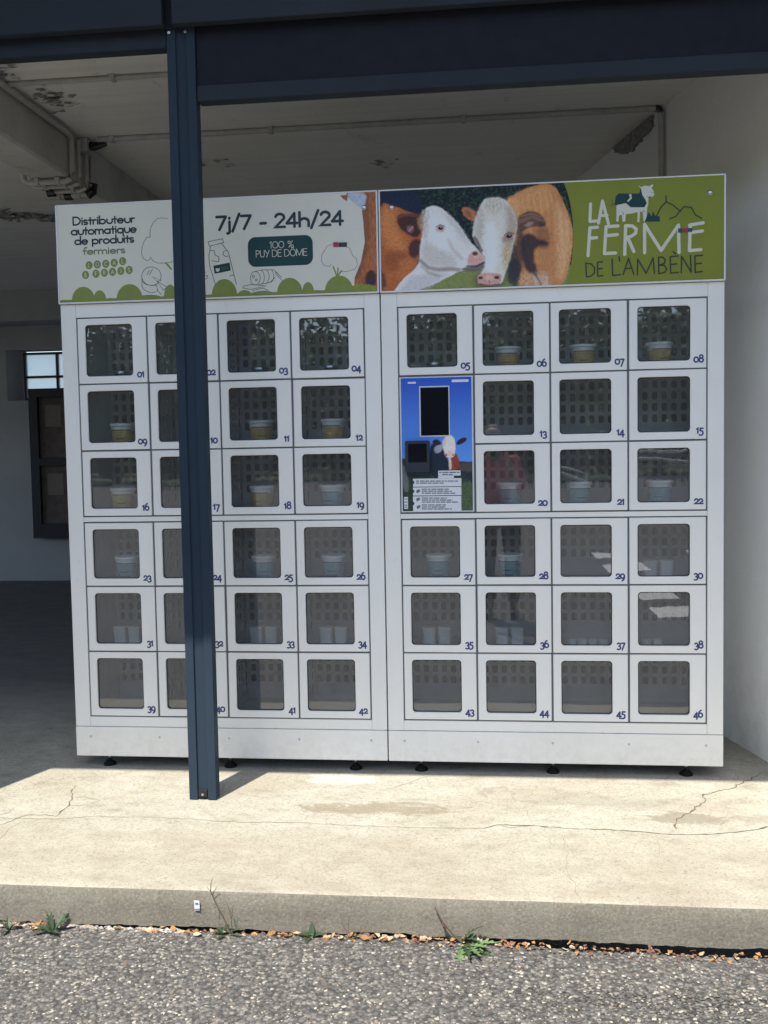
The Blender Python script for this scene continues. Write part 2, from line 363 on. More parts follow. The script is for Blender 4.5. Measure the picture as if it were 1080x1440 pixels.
for i, (px, w, a, k) in enumerate(cracks):
    P = jag(px, a, .02, i + 3); rr = random.Random(i)
    ws = [w * rr.uniform(.35, 1.25) * (1.9 if rr.random() < .10 else 1) * (.3 if j in (0, len(P) - 1) else 1) for j in range(len(P))]
    build(ribbon(P, ws, ZS + .0008), 'crack', MAT['crack' if k == 'c' else 'crack_fine'], slab)

# road: one sheet to the horizon, a trench of dirt along the kerb
mb = MB(); nx = 300; L = []
edge_x = np.concatenate([[-120, -20, -3], np.linspace(-1, 4, nx), [6, 20, 120]])
def road_edge(x):
    t = min(1, max(0, (x - 1.5) / .5)); j = float(fbm(x, 9.1, 9)) - .47; k = float(fbm(x, 3.3, 45, 3)) - .45
    return YE - (.011 + .009 * t + .022 * j + .022 * k)
def road_z(x): return ZR - .009 * min(1, max(0, (x - 1.4) / .8))
for x in edge_x:
    e = road_edge(x); z = road_z(x) if abs(x) < 6 else ZR
    L.append([(x, YE + .115, -.26), (x, e + .006, -.25), (x, e, z - .012), (x, e - .006, z), (x, -1.35, (z + ZR) / 2), (x, -1.6, ZR), (x, -2.2, ZR), (x, -8, ZR), (x, -30, ZR), (x, -140, ZR)])
mb.loops(L, 0, closed=False); n = len(L[0]) - 1
mb.m = [1 if (i % n) < 1 else 0 for i in range(len(mb.f))]
road = build(mb, 'road', [MAT['asphalt'], MAT['soil']]); tag(road, kind='structure')
# exposed stones of the asphalt near the camera
def stones(n, area, rs, cols, seed, zf, flat=.55, sink=.35):
    rr = np.random.RandomState(seed); ico = bmesh.new(); bmesh.ops.create_icosphere(ico, subdivisions=1, radius=1)
    V = np.array([v.co[:] for v in ico.verts]); FS = np.array([[v.index for v in f.verts] for f in ico.faces]); ico.free()
    vs = []; fs = []; cc = []
    for i in range(n):
        x, y = area(rr); r = rs[0] + (rs[1] - rs[0]) * rr.rand() ** 1.8; a = rr.rand() * 6.28
        s = np.array([r * rr.uniform(.75, 1.35), r * rr.uniform(.6, 1.0), r * flat])
        v = V * (1 + .28 * (rr.rand(len(V), 1) - .5)) * s; ca, sa = math.cos(a), math.sin(a)
        v = np.stack([v[:, 0] * ca - v[:, 1] * sa, v[:, 0] * sa + v[:, 1] * ca, v[:, 2] + v[:, 0] * rr.uniform(-.2, .2)], 1)
        vs.append(v + np.array([x, y, zf(x, y) + r * flat * (sink * 2 - .9) * rr.uniform(.6, 1.1)])); fs.append(FS + i * len(V))
        c = np.array(cols[rr.choice(len(cols))]) * rr.uniform(.75, 1.2); cc.append(np.tile(np.append(c, 1), (len(V), 1)))
    me = bpy.data.meshes.new('stones'); me.from_pydata(np.concatenate(vs).tolist(), [], np.concatenate(fs).tolist())
    at_ = me.color_attributes.new('print', 'FLOAT_COLOR', 'POINT'); at_.data.foreach_set('color', np.concatenate(cc).ravel())
    me.materials.append(MAT['stone']); return me
def zroad(x, y):
    z = road_z(x) if y > -1.35 else ZR
    return z + (ZR - z) * min(1, max(0, (-1.13 - y) / .4)) if y > -1.6 else ZR
def roadarea(rr):
    while True:
        x, y = rr.uniform(-.15, 2.95), rr.uniform(-1.95, -1.12)
        if y < road_edge(x) - .006: return x, y
grey = [(.074, .068, .063)] * 6 + [(.105, .097, .090)] * 6 + [(.15, .138, .123)] * 5 + [(.25, .226, .188)] * 4 + [(.39, .355, .29)] * 3 + [(.15, .105, .078)] + [(.12, .105, .088)] * 3
o = link('road_aggregate', stones(26000, roadarea, (.0024, .0068), grey, 3, zroad, .42)); tag(o, 'exposed grey and cream stones in the rough asphalt surface', 'stones', kind='stuff')

# garage: ceiling, walls
ZC = 2.90
def wall_x(y): return 2.741 - .2507 * (y - .569)
mb = MB(); mb.box(-7, 4.5, -.30, YB + .3, ZC, ZC + .25); tag(build(mb, 'ceiling', MAT['ceil']), kind='structure')
mb = MB(); y0, y1 = -.9, YB + .2
mb.add([(wall_x(y0), y0, ZS - .1), (wall_x(y1), y1, ZS - .1), (wall_x(y1) + .25, y1, ZS - .1), (wall_x(y0) + .25, y0, ZS - .1),
        (wall_x(y0), y0, ZC + .1), (wall_x(y1), y1, ZC + .1), (wall_x(y1) + .25, y1, ZC + .1), (wall_x(y0) + .25, y0, ZC + .1)],
       [(0, 3, 2, 1), (4, 5, 6, 7), (0, 1, 5, 4), (1, 2, 6, 5), (2, 3, 7, 6), (3, 0, 4, 7)])
rw = empty('side_wall'); tag(rw, 'plain white painted wall at the right of the vending lockers', 'wall'); build(mb, 'plaster_face', MAT['wall'], rw)
# rough patch of lost plaster under the ceiling, near the end of the conduit
def onwall(u, v, off=.004):
    p0 = np.array([2.741, .569]); d_ = np.array([-.2432, .97]); nn = np.array([d_[1], -d_[0]]); r = ray(u, v)
    s_ = (nn @ (p0 - CAM[:2])) / (nn @ r[:2]); p = CAM + r * s_; return (p[0] - .97 * off, p[1] - .2432 * off, p[2])
rr = random.Random(4); poly = [(862, 196), (872, 186), (884, 182), (890, 172), (905, 165), (915, 158), (921, 168), (918, 182), (908, 192), (898, 205), (886, 214), (872, 216), (864, 210)]
pts = []
for a, b in zip(poly, poly[1:] + poly[:1]):
    for k in range(4): pts.append((a[0] + (b[0] - a[0]) * k / 4 + rr.uniform(-2, 2), a[1] + (b[1] - a[1]) * k / 4 + rr.uniform(-2, 2)))
mb = MB(); mb.loops([[onwall(u, v, 0) for u, v in pts], [onwall(u, v, .012) for u, v in pts]], 0, cap1=True); build(mb, 'broken_plaster', MAT['flake'], rw)
# back wall with a window opening
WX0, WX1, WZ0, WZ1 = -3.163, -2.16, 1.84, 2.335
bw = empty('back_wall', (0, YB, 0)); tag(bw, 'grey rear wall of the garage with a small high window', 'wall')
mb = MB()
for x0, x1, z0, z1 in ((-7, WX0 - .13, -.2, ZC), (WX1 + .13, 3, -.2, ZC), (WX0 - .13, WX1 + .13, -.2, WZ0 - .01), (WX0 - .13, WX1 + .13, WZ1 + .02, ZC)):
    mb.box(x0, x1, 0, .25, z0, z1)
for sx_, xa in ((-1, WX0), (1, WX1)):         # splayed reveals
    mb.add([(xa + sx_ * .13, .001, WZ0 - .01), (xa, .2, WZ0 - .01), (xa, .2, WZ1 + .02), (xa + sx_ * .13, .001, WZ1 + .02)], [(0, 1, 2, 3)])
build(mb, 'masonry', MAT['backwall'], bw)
mb = MB(); mb.box(-7, 2.2, -.35, -.002, 2.60, ZC - .002); build(mb, 'downstand', MAT['backwall'], bw)
g2 = M('frosted_pane'); t = g2.t; t.nodes.remove(g2.b); tl = g2.n('ShaderNodeBsdfTranslucent'); tl.inputs[0].default_value = (.85, .88, .9, 1)
tr = g2.n('ShaderNodeBsdfTransparent'); mxs = g2.n('ShaderNodeMixShader'); mxs.inputs[0].default_value = .55
g2.l(tr.outputs[0], mxs.inputs[1]); g2.l(tl.outputs[0], mxs.inputs[2]); g2.l(mxs.outputs[0], t.nodes['Material Output'].inputs[0])
win = empty('window', (0, YB, 0)); tag(win, 'small black framed window high in the dark back wall', 'window')
wm = (WX0 + WX1) / 2; wm = -2.80
mb = MB(); fw = .022
for x0, x1, z0, z1 in ((WX0, WX0 + fw, WZ0, WZ1), (WX1 - fw, WX1, WZ0, WZ1), (WX0 + fw, WX1 - fw, WZ0, WZ0 + fw), (WX0 + fw, WX1 - fw, WZ1 - fw, WZ1)): mb.box(x0, x1, .12, .17, z0, z1)
build(mb, 'frame', MAT['boardframe'], win); ZM = 2.08
mb = MB(); mb.box(wm - .012, wm + .012, .125, .165, WZ0 + fw, WZ1 - fw); mb.box(wm + .48, wm + .504, .125, .165, WZ0 + fw, WZ1 - fw); build(mb, 'mullion', MAT['boardframe'], win)
mb = MB(); mb.box(WX0 + fw, WX1 - fw, .128, .162, ZM - .012, ZM + .012); build(mb, 'glazing_bar', MAT['boardframe'], win)
for x0, x1 in ((WX0 + fw, wm - .012), (wm + .012, wm + .48)):
    for z0, z1 in ((WZ0 + fw, ZM - .012), (ZM + .012, WZ1 - fw)):
        mb = MB(); mb.box(x0, x1, .143, .147, z0, z1); build(mb, 'pane', g2.m, win)
nb = empty('notice_board', (0, YB - .06, 0)); tag(nb, 'black framed notice board with brown panels below the window', 'notice board')
bx0, bx1, bz0, bz1 = -3.012, -2.15, .405, 1.942
mb = MB()
for x0, x1, z0, z1 in ((bx0, bx0 + .095, bz0, bz1), (bx1 - .095, bx1, bz0, bz1), (bx0 + .095, bx1 - .095, bz0, bz0 + .15), (bx0 + .095, bx1 - .095, bz1 - .09, bz1), (bx0 + .095, bx1 - .095, 1.15, 1.23)): mb.box(x0, x1, -.06, .03, z0, z1)
build(mb, 'board_frame', MAT['boardframe'], nb, bevel=.004)
for z0, z1 in ((bz0 + .15, 1.15), (1.23, bz1 - .09)):
    mb = MB(); mb.box(bx0 + .095, bx1 - .095, -.02, .02, z0, z1); pn = build(mb, 'board_panel', MAT['cork'], nb)
    for k in range(3):
        mb = MB(); q = bx0 + .16 + k * .22; zz = z1 - .30 - .13 * (k % 2); mb.box(q, q + .17, -.0235, -.0205, zz, zz + .22)
        build(mb, 'pinned_sheet', simple('faded_sheet', (.22, .18, .16), .8), pn)
# concrete beam running back under the ceiling
bm0, bm1, ZB = -.62, -.405, 2.665
mb = MB(); ny = 60; L = []
for y in np.linspace(-.30, YB - .36, ny):
    j = (float(fbm(y, 2, 6)) - .47) * .012
    L.append([(bm0 + j, y, ZC - .001), (bm0 + j, y, ZB + .012), (bm0 + .012, y, ZB + j * .4), (bm1 - .012, y, ZB + j * .5), (bm1 + j, y, ZB + .012), (bm1 + j * .6, y, ZC - .001)])
mb.loops(L, 0, True, True); cb = build(mb, 'concrete_beam', MAT['beamc']); tag(cb, 'rough stained concrete beam under the garage ceiling', 'beam')
# conduits
def conduit(name, pts, r, label, clips=()):
    e = empty(name, pts[0]); tag(e, label, 'conduit'); o0 = Vector(pts[0])
    build(MB().tube([Vector(p) - o0 for p in pts], r, 10), 'pipe', MAT['conduit'], e, smooth=True)
    for c_ in clips:
        p = Vector(c_) - o0; mb = MB(); mb.box(p.x - .012, p.x + .012, p.y - .022, p.y + .022, p.z - r * 1.3, p.z + r * 1.1); build(mb, 'clip', MAT['conduit'], e, bevel=.003)
    return e
conduit('conduit', [(-.40, .40, ZC - .012), (.9, .40, ZC - .012), (2.75, .40, ZC - .012)], .011, 'thin grey conduit on the ceiling nearest the metal frame', [(.1, .40, ZC - .010)])
cx = wall_x(1.2) - .018
conduit('conduit', [(-.30, 1.20, ZC - .014), (1.2, 1.195, ZC - .014), (cx - .05, 1.19, ZC - .014), (cx - .01, 1.19, ZC - .022), (cx, 1.19, ZC - .06), (cx, 1.19, 1.6)], .014,
        'long grey conduit crossing the ceiling then dropping down the white side wall', [(-.22, 1.20, ZC - .012), (.62, 1.197, ZC - .012), (1.6, 1.193, ZC - .012)])
e = empty('conduit_elbow', (cx - .005, 1.19, ZC - .02)); tag(e, 'black elbow where the ceiling conduit turns down', 'conduit fitting')
build(MB().tube([(-.022, 0, .004), (-.006, 0, .002), (.004, 0, -.016)], .0165, 10), 'sleeve', MAT['black'], e, smooth=True)
lb = ['first conduit', 'second conduit', 'third conduit', 'fourth conduit']
bp = [1.06, 1.15, 1.245, 1.32]; wh = ['front-most grey conduit looped round the concrete beam', 'slim grey conduit second from the front round the beam', 'slim grey conduit third from the front round the beam', 'thick rear-most grey conduit looped round the concrete beam']
for k, y in enumerate(bp):
    r = (.015, .011, .011, .019)[k]
    pts = [(bm1 + .022, -.28 if k == 0 else y, ZC - .03)] + ([(bm1 + .022, y - .05, ZC - .03)] if k == 0 else []) + [(bm1 + .022, y, ZC - .05), (bm1 + .022, y, ZB + .02), (bm1 + .012, y, ZB - .012), (bm1 - .02, y, ZB - .024), (bm0 - .0, y, ZB - .024), (bm0 - .022, y, ZB - .01), (bm0 - .026, y, ZB + .03), (bm0 - .026, y, ZC - .04)]
    conduit('conduit', pts, r, wh[k], [(-.46, y, ZB - .02), (-.57, y, ZB - .02)])
for k, (y, x) in enumerate(((1.32, bm1 + .02), (1.24, -.58), (1.32, -.52))):
    mb = MB(); mb.tube([(x + .006, y, ZB + .03), (x, y, ZB - .012), (x - .03, y, ZB - .028)] if k == 0 else [(x - .02, y + .0, ZB - .026), (x + .02, y, ZB - .026)], .024, 10)
    o = build(mb, 'pipe_sleeve', MAT['black'], smooth=True); tag(o, ('black elbow sleeve at the lower corner of the concrete beam', 'black sleeve under the beam at the far left', 'black sleeve under the beam nearer its middle')[k], 'conduit fitting')
jb = empty('junction_box', (bm1 + .035, 1.24, 2.86)); tag(jb, 'grey junction box with black gland at the beam top', 'junction box')
mb = MB(); mb.box(-.032, .02, -.06, .05, -.035, .035); build(mb, 'box_body', MAT['conduit'], jb, bevel=.005)
build(MB().tube([(.02, -.02, 0), (.05, -.02, .0), (.11, -.03, .005)], [.022, .022, .012], 10), 'cable_gland', MAT['black'], jb, smooth=True)
# flakes hanging from the ceiling left of the beam
rr = random.Random(12); mb = MB()
for k in range(150):
    x = rr.uniform(-1.9, -.66); y = 2.72 + rr.gauss(0, .05) + .05 * math.sin(x * 9); a = rr.uniform(0, 6.28); s_ = rr.uniform(.012, .045); dz = rr.uniform(.004, .03)
    mb.add([(x + s_ * math.cos(a + q) * (1.6 if q in (0, 3.14) else .7), y + s_ * .5 * math.sin(a + q), ZC - .002 - dz * (q > 1.5)) for q in (0, 1.57, 3.14, 4.71)], [(0, 1, 2, 3)])
for cx0, cy0, n_ in ((-.27, .62, 40), (-.36, .28, 30), (.05, 1.75, 16), (.22, 1.72, 10), (1.1, 1.9, 14)):
    for k in range(n_):
        x = cx0 + rr.gauss(0, .05); y = cy0 + rr.gauss(0, .07); a = rr.uniform(0, 6.28); s_ = rr.uniform(.008, .022)
        mb.add([(x + s_ * math.cos(a + q) * 1.5, y + s_ * .5 * math.sin(a + q), ZC - .002 - rr.uniform(0, .012)) for q in (0, 1.57, 3.14, 4.71)], [(0, 1, 2, 3)])
o = build(mb, 'flaking_paint', MAT['flake']); tag(o, 'curled flakes of old paint peeling off the garage ceiling', 'paint flakes', kind='stuff')

# anthracite post, fascia and transom at the garage opening
YP = -.355
post = empty('steel_post', (.6425, YP, ZS)); tag(post, 'dark blue grey steel post in front of the left locker bank', 'post')
mb = MB(); H = 3.03
prof = [(-.0515, 0), (-.0200, 0), (-.0185, .009), (.0185, .009), (.0200, 0), (.0515, 0), (.0515, .05), (-.0515, .05)]
mb.loops([[(x, y, z) for x, y in prof] for z in (0.002, H)], 0, True, True); build(mb, 'profile', MAT['anth'], post, bevel=.0015)
mb = MB(); mb.box(-.0170, .0170, .001, .0088, .012, .040); pl = build(mb, 'foot_bracket', MAT['black'], post, bevel=.002)
build(MB().tube([(0, .0, .022), (0, -.003, .022)], .005, 10), 'bolt', MAT['steel'], pl)
fr_ = empty('opening_frame', (.6425, YP, 2.69)); tag(fr_, 'dark metal fascia and transom over the garage opening', 'fascia')
def lb_(x0, x1, y0, y1, z0, z1): return MB().box(x0 - .6425, x1 - .6425, y0 - YP, y1 - YP, z0 - 2.69, z1 - 2.69)
build(lb_(-3.2, .592, YP - .05, YP - .012, 2.752, 2.99), 'fascia_panel', MAT['fascia'], fr_, bevel=.004)
build(lb_(.627, 4.4, YP - .05, YP - .012, 2.752, 2.99), 'fascia_panel', MAT['fascia'], fr_, bevel=.004)
build(lb_(.588, .631, YP - .0105, YP - .002, 2.752, 2.99), 'joint_cover', MAT['anth_dark'], fr_)
build(lb_(-3.2, .588, YP + .004, YP + .06, 2.694, 2.96), 'head_beam', MAT['fascia'], fr_, bevel=.003)
build(lb_(.6965, 4.4, YP + .012, YP + .05, 2.5565, 2.96), 'transom_panel', MAT['anth_dark'], fr_)
build(lb_(.6965, 4.4, YP + .003, YP + .06, 2.500, 2.555), 'transom_rail', MAT['fascia'], fr_, bevel=.003)
for x in (.602, .662):
    o = build(MB().tube([(0, .004, 0), (0, -.003, 0)], .0055, 10), 'screw', MAT['steel'], fr_, (x - .6425, -.003, 2.742 - 2.69), smooth=True)
# building face and canopy above (outside the picture, they shade the opening)
fc = empty('building_facade', (0, -.30, 2.96)); tag(fc, 'pale rendered building face above the garage opening', 'building')
mb = MB(); mb.box(-7, 7, -.02, .0, .04, 4.2); build(mb, 'upper_wall', MAT['facade'], fc)
mb = MB(); mb.box(-7, 7, -2.033, -.022, 1.24, 1.42); build(mb, 'canopy', MAT['facade'], fc)
mb = MB(); mb.box(-.80, -.475, -.75, -.48, -3.01, 1.238); build(mb, 'pier', MAT['facade'], fc)
mb = MB(); mb.box(3.25, 7, -.35, .0, -3.01, .038); build(mb, 'right_pier', MAT['facade'], fc)
mb = MB(); mb.box(-7, -3.2, -.10, .10, -3.01, .038); build(mb, 'left_wall', MAT['facade'], fc)

# ---------------------------------------------------------------- lockers
CW, GAPX, MARG, OFF = 1.30, .0041, .0638, .0013
ROWS = [(1.7971, 1.5305), (1.5305, 1.2609), (1.2609, .9933), (.9696, .7068), (.7068, .4374), (.4374, .1666)]
PITCH_ = (CW - 2 * MARG) / 4; DEPTH = .56; ZT = 1.852; ZSIGN = 2.2424
DW = PITCH_ - .0075
door_meshes = {}
def door_mesh(h):
    k = round(h, 4)
    if k in door_meshes: return door_meshes[k]
    o = rrect(0, DW, 0, h, .003); i = rrect(.031, .2265, .029, h - .0255, .013)
    def off(P, d, cx, cz): return [(x - d * (1 if x > cx else -1), z - d * (1 if z > cz else -1)) for x, z in P]
    L = [[(x, .020, z) for x, z in o], [(x, .0025, z) for x, z in o], [(x, .0006, z) for x, z in off(o, .0008, DW / 2, h / 2)], [(x, 0, z) for x, z in off(o, .0025, DW / 2, h / 2)],
         [(x, 0, z) for x, z in off(i, -.003, .1288, h / 2)], [(x, .001, z) for x, z in off(i, -.001, .1288, h / 2)], [(x, .004, z) for x, z in i], [(x, .020, z) for x, z in i]]
    me = fixn(MB().loops(L).mesh('locker_door', MAT['white']))
    gk = fixn(MB().loops([[(x, .0062, z) for x, z in i], [(x, .0062, z) for x, z in off(i, .003, .1288, h / 2)], [(x, .009, z) for x, z in off(i, .003, .1288, h / 2)]]).mesh('gasket', MAT['gap']))
    mb = MB(); x0, x1, z0, z1 = .0312, .2263, .0292, h - .0257
    mb.loops([[(x, .0105, z) for x, z in i], [(x, .0145, z) for x, z in i]], 1, False, True); mb.f.append(tuple(range(len(i)))); mb.m.append(0)
    gm = fixn(mb.mesh('window_pane', [MAT['glass'], MAT['glass_back']]))
    door_meshes[k] = (me, gm, gk); return door_meshes[k]
# perforated sheet with real oval holes
def perforated(mb, o, ux, uz, w, h, nx, nz, rx, rz, mx, mz, m=0):
    o = Vector(o); ux = Vector(ux); uz = Vector(uz); P = lambda a, b: o + ux * a + uz * b
    def q(a0, a1, b0, b1): mb.add([P(a0, b0), P(a1, b0), P(a1, b1), P(a0, b1)], [(0, 1, 2, 3)], m)
    q(0, w, 0, mz[0]); q(0, w, h - mz[1], h); q(0, mx, mz[0], h - mz[1]); q(w - mx, w, mz[0], h - mz[1])
    cw = (w - 2 * mx) / nx; ch = (h - mz[0] - mz[1]) / nz
    ang = [R(a) for a in (0, 33, 57, 90, 123, 147, 180, 213, 237, 270, 303, 327)]
    for i in range(nx):
        for j in range(nz):
            cx, cz = mx + cw * (i + .5), mz[0] + ch * (j + .5); inn = []; out = []
            for a in ang:
                c_, s_ = math.cos(a), math.sin(a); e = .55
                inn.append(P(cx + rx * math.copysign(abs(c_) ** e, c_), cz + rz * math.copysign(abs(s_) ** e, s_)))
                k = 1 / max(abs(c_), abs(s_)); out.append(P(cx + cw / 2 * c_ * k, cz + ch / 2 * s_ * k))
            # pin the corners of the cell
            for idx, (sx_, sz_) in ((1, (1, 1)), (4, (-1, 1)), (7, (-1, -1)), (10, (1, -1))): out[idx] = P(cx + sx_ * cw / 2, cz + sz_ * ch / 2)
            for idx, (sx_, sz_) in ((2, (1, 1)), (5, (-1, 1)), (8, (-1, -1)), (11, (1, -1))): out[idx] = out[idx - 1].lerp(out[(idx + 1) % 12], .5)
            mb.loops([out, inn], m)
            mb.loops([inn, [p + ux.cross(uz).normalized() * -.0012 for p in inn]], m)
comp_meshes = {}
def comp_mesh(h, lp, rp):
    k = (round(h, 3), lp, rp)
    if k in comp_meshes: return comp_meshes[k]
    mb = MB(); w = PITCH_ - .010; D = .31; y0 = .021
    mb.add([(0, y0, 0), (w, y0, 0), (w, D, 0), (0, D, 0)], [(0, 1, 2, 3)]); mb.add([(0, y0, h), (w, y0, h), (w, D, h), (0, D, h)], [(3, 2, 1, 0)])
    perforated(mb, (0, D, 0), (1, 0, 0), (0, 0, 1), w, h, 7, 4, .0112, .0165, .006, (.065, max(.006, h - .249)))
    if lp: perforated(mb, (0, y0, 0), (0, 1, 0), (0, 0, 1), D - y0, h, 7, 4, .012, .019, .012, (.03, .03))
    else: mb.add([(0, y0, 0), (0, D, 0), (0, D, h), (0, y0, h)], [(0, 1, 2, 3)])
    if rp: perforated(mb, (w, D, 0), (0, -1, 0), (0, 0, 1), D - y0, h, 7, 4, .012, .019, .012, (.03, .03))
    else: mb.add([(w, y0, 0), (w, D, 0), (w, D, h), (w, y0, h)], [(3, 2, 1, 0)])
    comp_meshes[k] = mb.mesh('compartment', MAT['liner']); return comp_meshes[k]

# ---- lettering: a small monoline alphabet drawn as strokes
def arc(cx, cy, rx, ry, a0, a1, n=14): return [(cx + rx * math.cos(R(a0 + (a1 - a0) * i / n)), cy + ry * math.sin(R(a0 + (a1 - a0) * i / n))) for i in range(n + 1)]
X_ = .58
def scurve(w, h): return arc(w / 2, h * .74, w * .46, h * .26, 35, 250, 12) + arc(w / 2, h * .24, w * .5, h * .24, 80, -140, 12)
GL = {' ': (.32, []), 'Ô': (.86, [arc(.40, .5, .38, .5, 0, 360, 26), [(.24, 1.14), (.40, 1.30), (.56, 1.14)]]),
 'a': (.66, [arc(.29, .28, .28, .28, 0, 360, 22), [(.57, .56), (.57, 0)]]), 'b': (.66, [[(.02, 1.02), (.02, 0)], arc(.30, .28, .28, .28, 0, 360, 22)]),
 'd': (.66, [arc(.29, .28, .28, .28, 0, 360, 22), [(.57, 1.02), (.57, 0)]]), 'e': (.62, [[(.02, .29), (.55, .29)], arc(.285, .28, .275, .28, 2, 315, 20)]),
 'f': (.38, [arc(.30, .82, .16, .17, 60, 180, 8) + [(.14, 0)], [(0, .54), (.34, .54)]]), 'h': (.60, [[(.03, 1.02), (.03, 0)], arc(.27, .31, .24, .25, 180, 0) + [(.51, 0)]]),
 'i': (.16, [[(.05, .56), (.05, 0)], [(.05, .80), (.05, .83)]]), 'j': (.2, [[(.09, .56), (.09, -.16)] + arc(-.02, -.16, .11, .12, 0, -100, 8)[1:], [(.09, .80), (.09, .83)]]),
 'm': (.92, [[(.03, .56), (.03, 0)], arc(.23, .34, .20, .22, 180, 0) + [(.43, 0)], arc(.63, .34, .20, .22, 180, 0) + [(.83, 0)]]), 'n': (.58, [[(.03, .56), (.03, 0)], arc(.27, .31, .24, .25, 180, 0) + [(.51, 0)]]),
 'o': (.64, [arc(.29, .28, .28, .28, 0, 360, 22)]), 'p': (.66, [[(.02, .56), (.02, -.32)], arc(.30, .28, .28, .28, 0, 360, 22)]), 'q': (.66, [arc(.29, .28, .28, .28, 0, 360, 22), [(.57, .56), (.57, -.32)]]),
 'r': (.36, [[(.03, .56), (.03, 0)], arc(.24, .32, .21, .23, 180, 70, 8)]), 's': (.42, [scurve(.36, .57)]), 't': (.36, [[(.16, .86), (.16, 0)], [(0, .54), (.32, .54)]]),
 'u': (.58, [[(.03, .56), (.03, .26)] + arc(.28, .26, .25, .26, 180, 360) + [(.53, .56)]]),
 'D': (.80, [[(.04, 0), (.04, 1), (.26, 1)] + arc(.26, .5, .46, .5, 88, -88, 18) + [(.26, 0), (.06, 0)]]), 'L': (.56, [[(.04, 1), (.04, 0)], [(.04, 0), (.48, 0)]]),
 'A': (.78, [[(0, 0), (.36, 1)], [(.36, 1), (.72, 0)], [(.13, .34), (.60, .34)]]), 'F': (.58, [[(.04, 1), (.04, 0)], [(.04, .97), (.50, 1.0)], [(.04, .55), (.44, .57)]]),
 'E': (.60, [[(.04, 1), (.04, 0)], [(.04, 1), (.52, 1)], [(.04, .54), (.46, .54)], [(.04, 0), (.52, 0)]]), 'R': (.66, [[(.04, 1), (.04, 0)], [(.04, 1), (.26, 1)] + arc(.26, .75, .26, .25, 88, -88, 10) + [(.06, .50)], [(.22, .5), (.56, 0)]]),
 'M': (.98, [[(.03, 0), (.06, 1)], [(.06, 1), (.46, .06)], [(.46, .06), (.86, 1)], [(.86, 1), (.90, 0)]]), 'B': (.66, [[(.04, 0), (.04, 1), (.26, 1)] + arc(.26, .76, .22, .24, 88, -88, 10), [(.06, .52), (.28, .52)] + arc(.28, .26, .28, .26, 88, -88, 10) + [(.06, 0)]]),
 'N': (.74, [[(.04, 0), (.04, 1)], [(.04, 1), (.62, 0)], [(.62, 0), (.62, 1)]]), 'P': (.60, [[(.04, 0), (.04, 1), (.24, 1)] + arc(.24, .74, .26, .26, 88, -88, 10) + [(.06, .48)]]),
 'U': (.68, [[(.04, 1), (.04, .3)] + arc(.31, .3, .27, .3, 180, 360) + [(.58, 1)]]), 'Y': (.66, [[(0, 1), (.30, .48)], [(.60, 1), (.22, -.06)]]), 'O': (.86, [arc(.40, .5, .38, .5, 0, 360, 26)]),
 'C': (.70, [arc(.38, .5, .36, .5, 50, 310, 18)]), 'S': (.56, [scurve(.48, 1)]), 'I': (.2, [[(.07, 1), (.07, 0)]]), "'": (.2, [[(.09, 1.02), (.05, .78)]]),
 '/': (.44, [[(.38, 1.1), (0, -.15)]]), '-': (.42, [[(.06, .34), (.34, .34)]]), '%': (.66, [arc(.15, .78, .13, .18, 0, 360, 12), arc(.45, .2, .13, .18, 0, 360, 12), [(.5, 1), (.1, 0)]]),
 '&': (.74, [[(.64, 0), (.16, .72)] + arc(.30, .80, .16, .19, 200, -30, 10) + arc(.26, .24, .26, .26, 110, 350, 14) + [(.62, .4)]]),
 '0': (.62, [arc(.28, .48, .27, .48, 0, 360, 24)]), '1': (.30, [[(0, .80), (.16, .96), (.16, 0)]]), '2': (.58, [arc(.26, .71, .23, .25, 165, -25, 12) + [(.03, .02), (.52, .02)]]), '4': (.62, [[(.42, 0), (.42, .96)], [(.42, .96), (.0, .26)], [(.0, .26), (.56, .26)]]),
 '7': (.56, [[(0, .94), (.50, .94)], [(.50, .94), (.14, 0)]]), 'q0': (0, [])}
# old-style figures of the locker numbers (x-height .62)
hh = .62
OS = {'0': (.66, [arc(.29, hh / 2, .28, hh / 2, 0, 360, 22)]), '1': (.38, [[(.02, .52), (.18, hh), (.18, 0)]]), '2': (.58, [arc(.25, .40, .22, .22, 170, -30, 10) + [(.03, .03), (.52, .03)]]),
 '3': (.54, [arc(.22, .40, .20, .21, 150, -80, 12) , arc(.20, .00, .26, .22, 80, -130, 12)]), '4': (.62, [[(.40, -.26), (.40, .60)], [(.40, .60), (.0, .03)], [(.0, .03), (.56, .03)]]),
 '5': (.54, [[(.46, .62), (.12, .62), (.10, .32)] + arc(.16, .03, .30, .29, 95, -125, 14)]), '6': (.60, [arc(.44, .30, .42, .62, 105, 180, 10), arc(.28, .27, .25, .27, 0, 360, 20)]),
 '7': (.54, [[(.02, .60), (.48, .60)], [(.48, .60), (.14, -.26)]]), '8': (.60, [arc(.28, .68, .20, .20, 0, 360, 18), arc(.28, .24, .26, .25, 0, 360, 18)]), '9': (.60, [arc(.28, .34, .25, .27, 0, 360, 20), arc(.12, .30, .42, .58, -75, 0, 10)])}
_lay = [0]
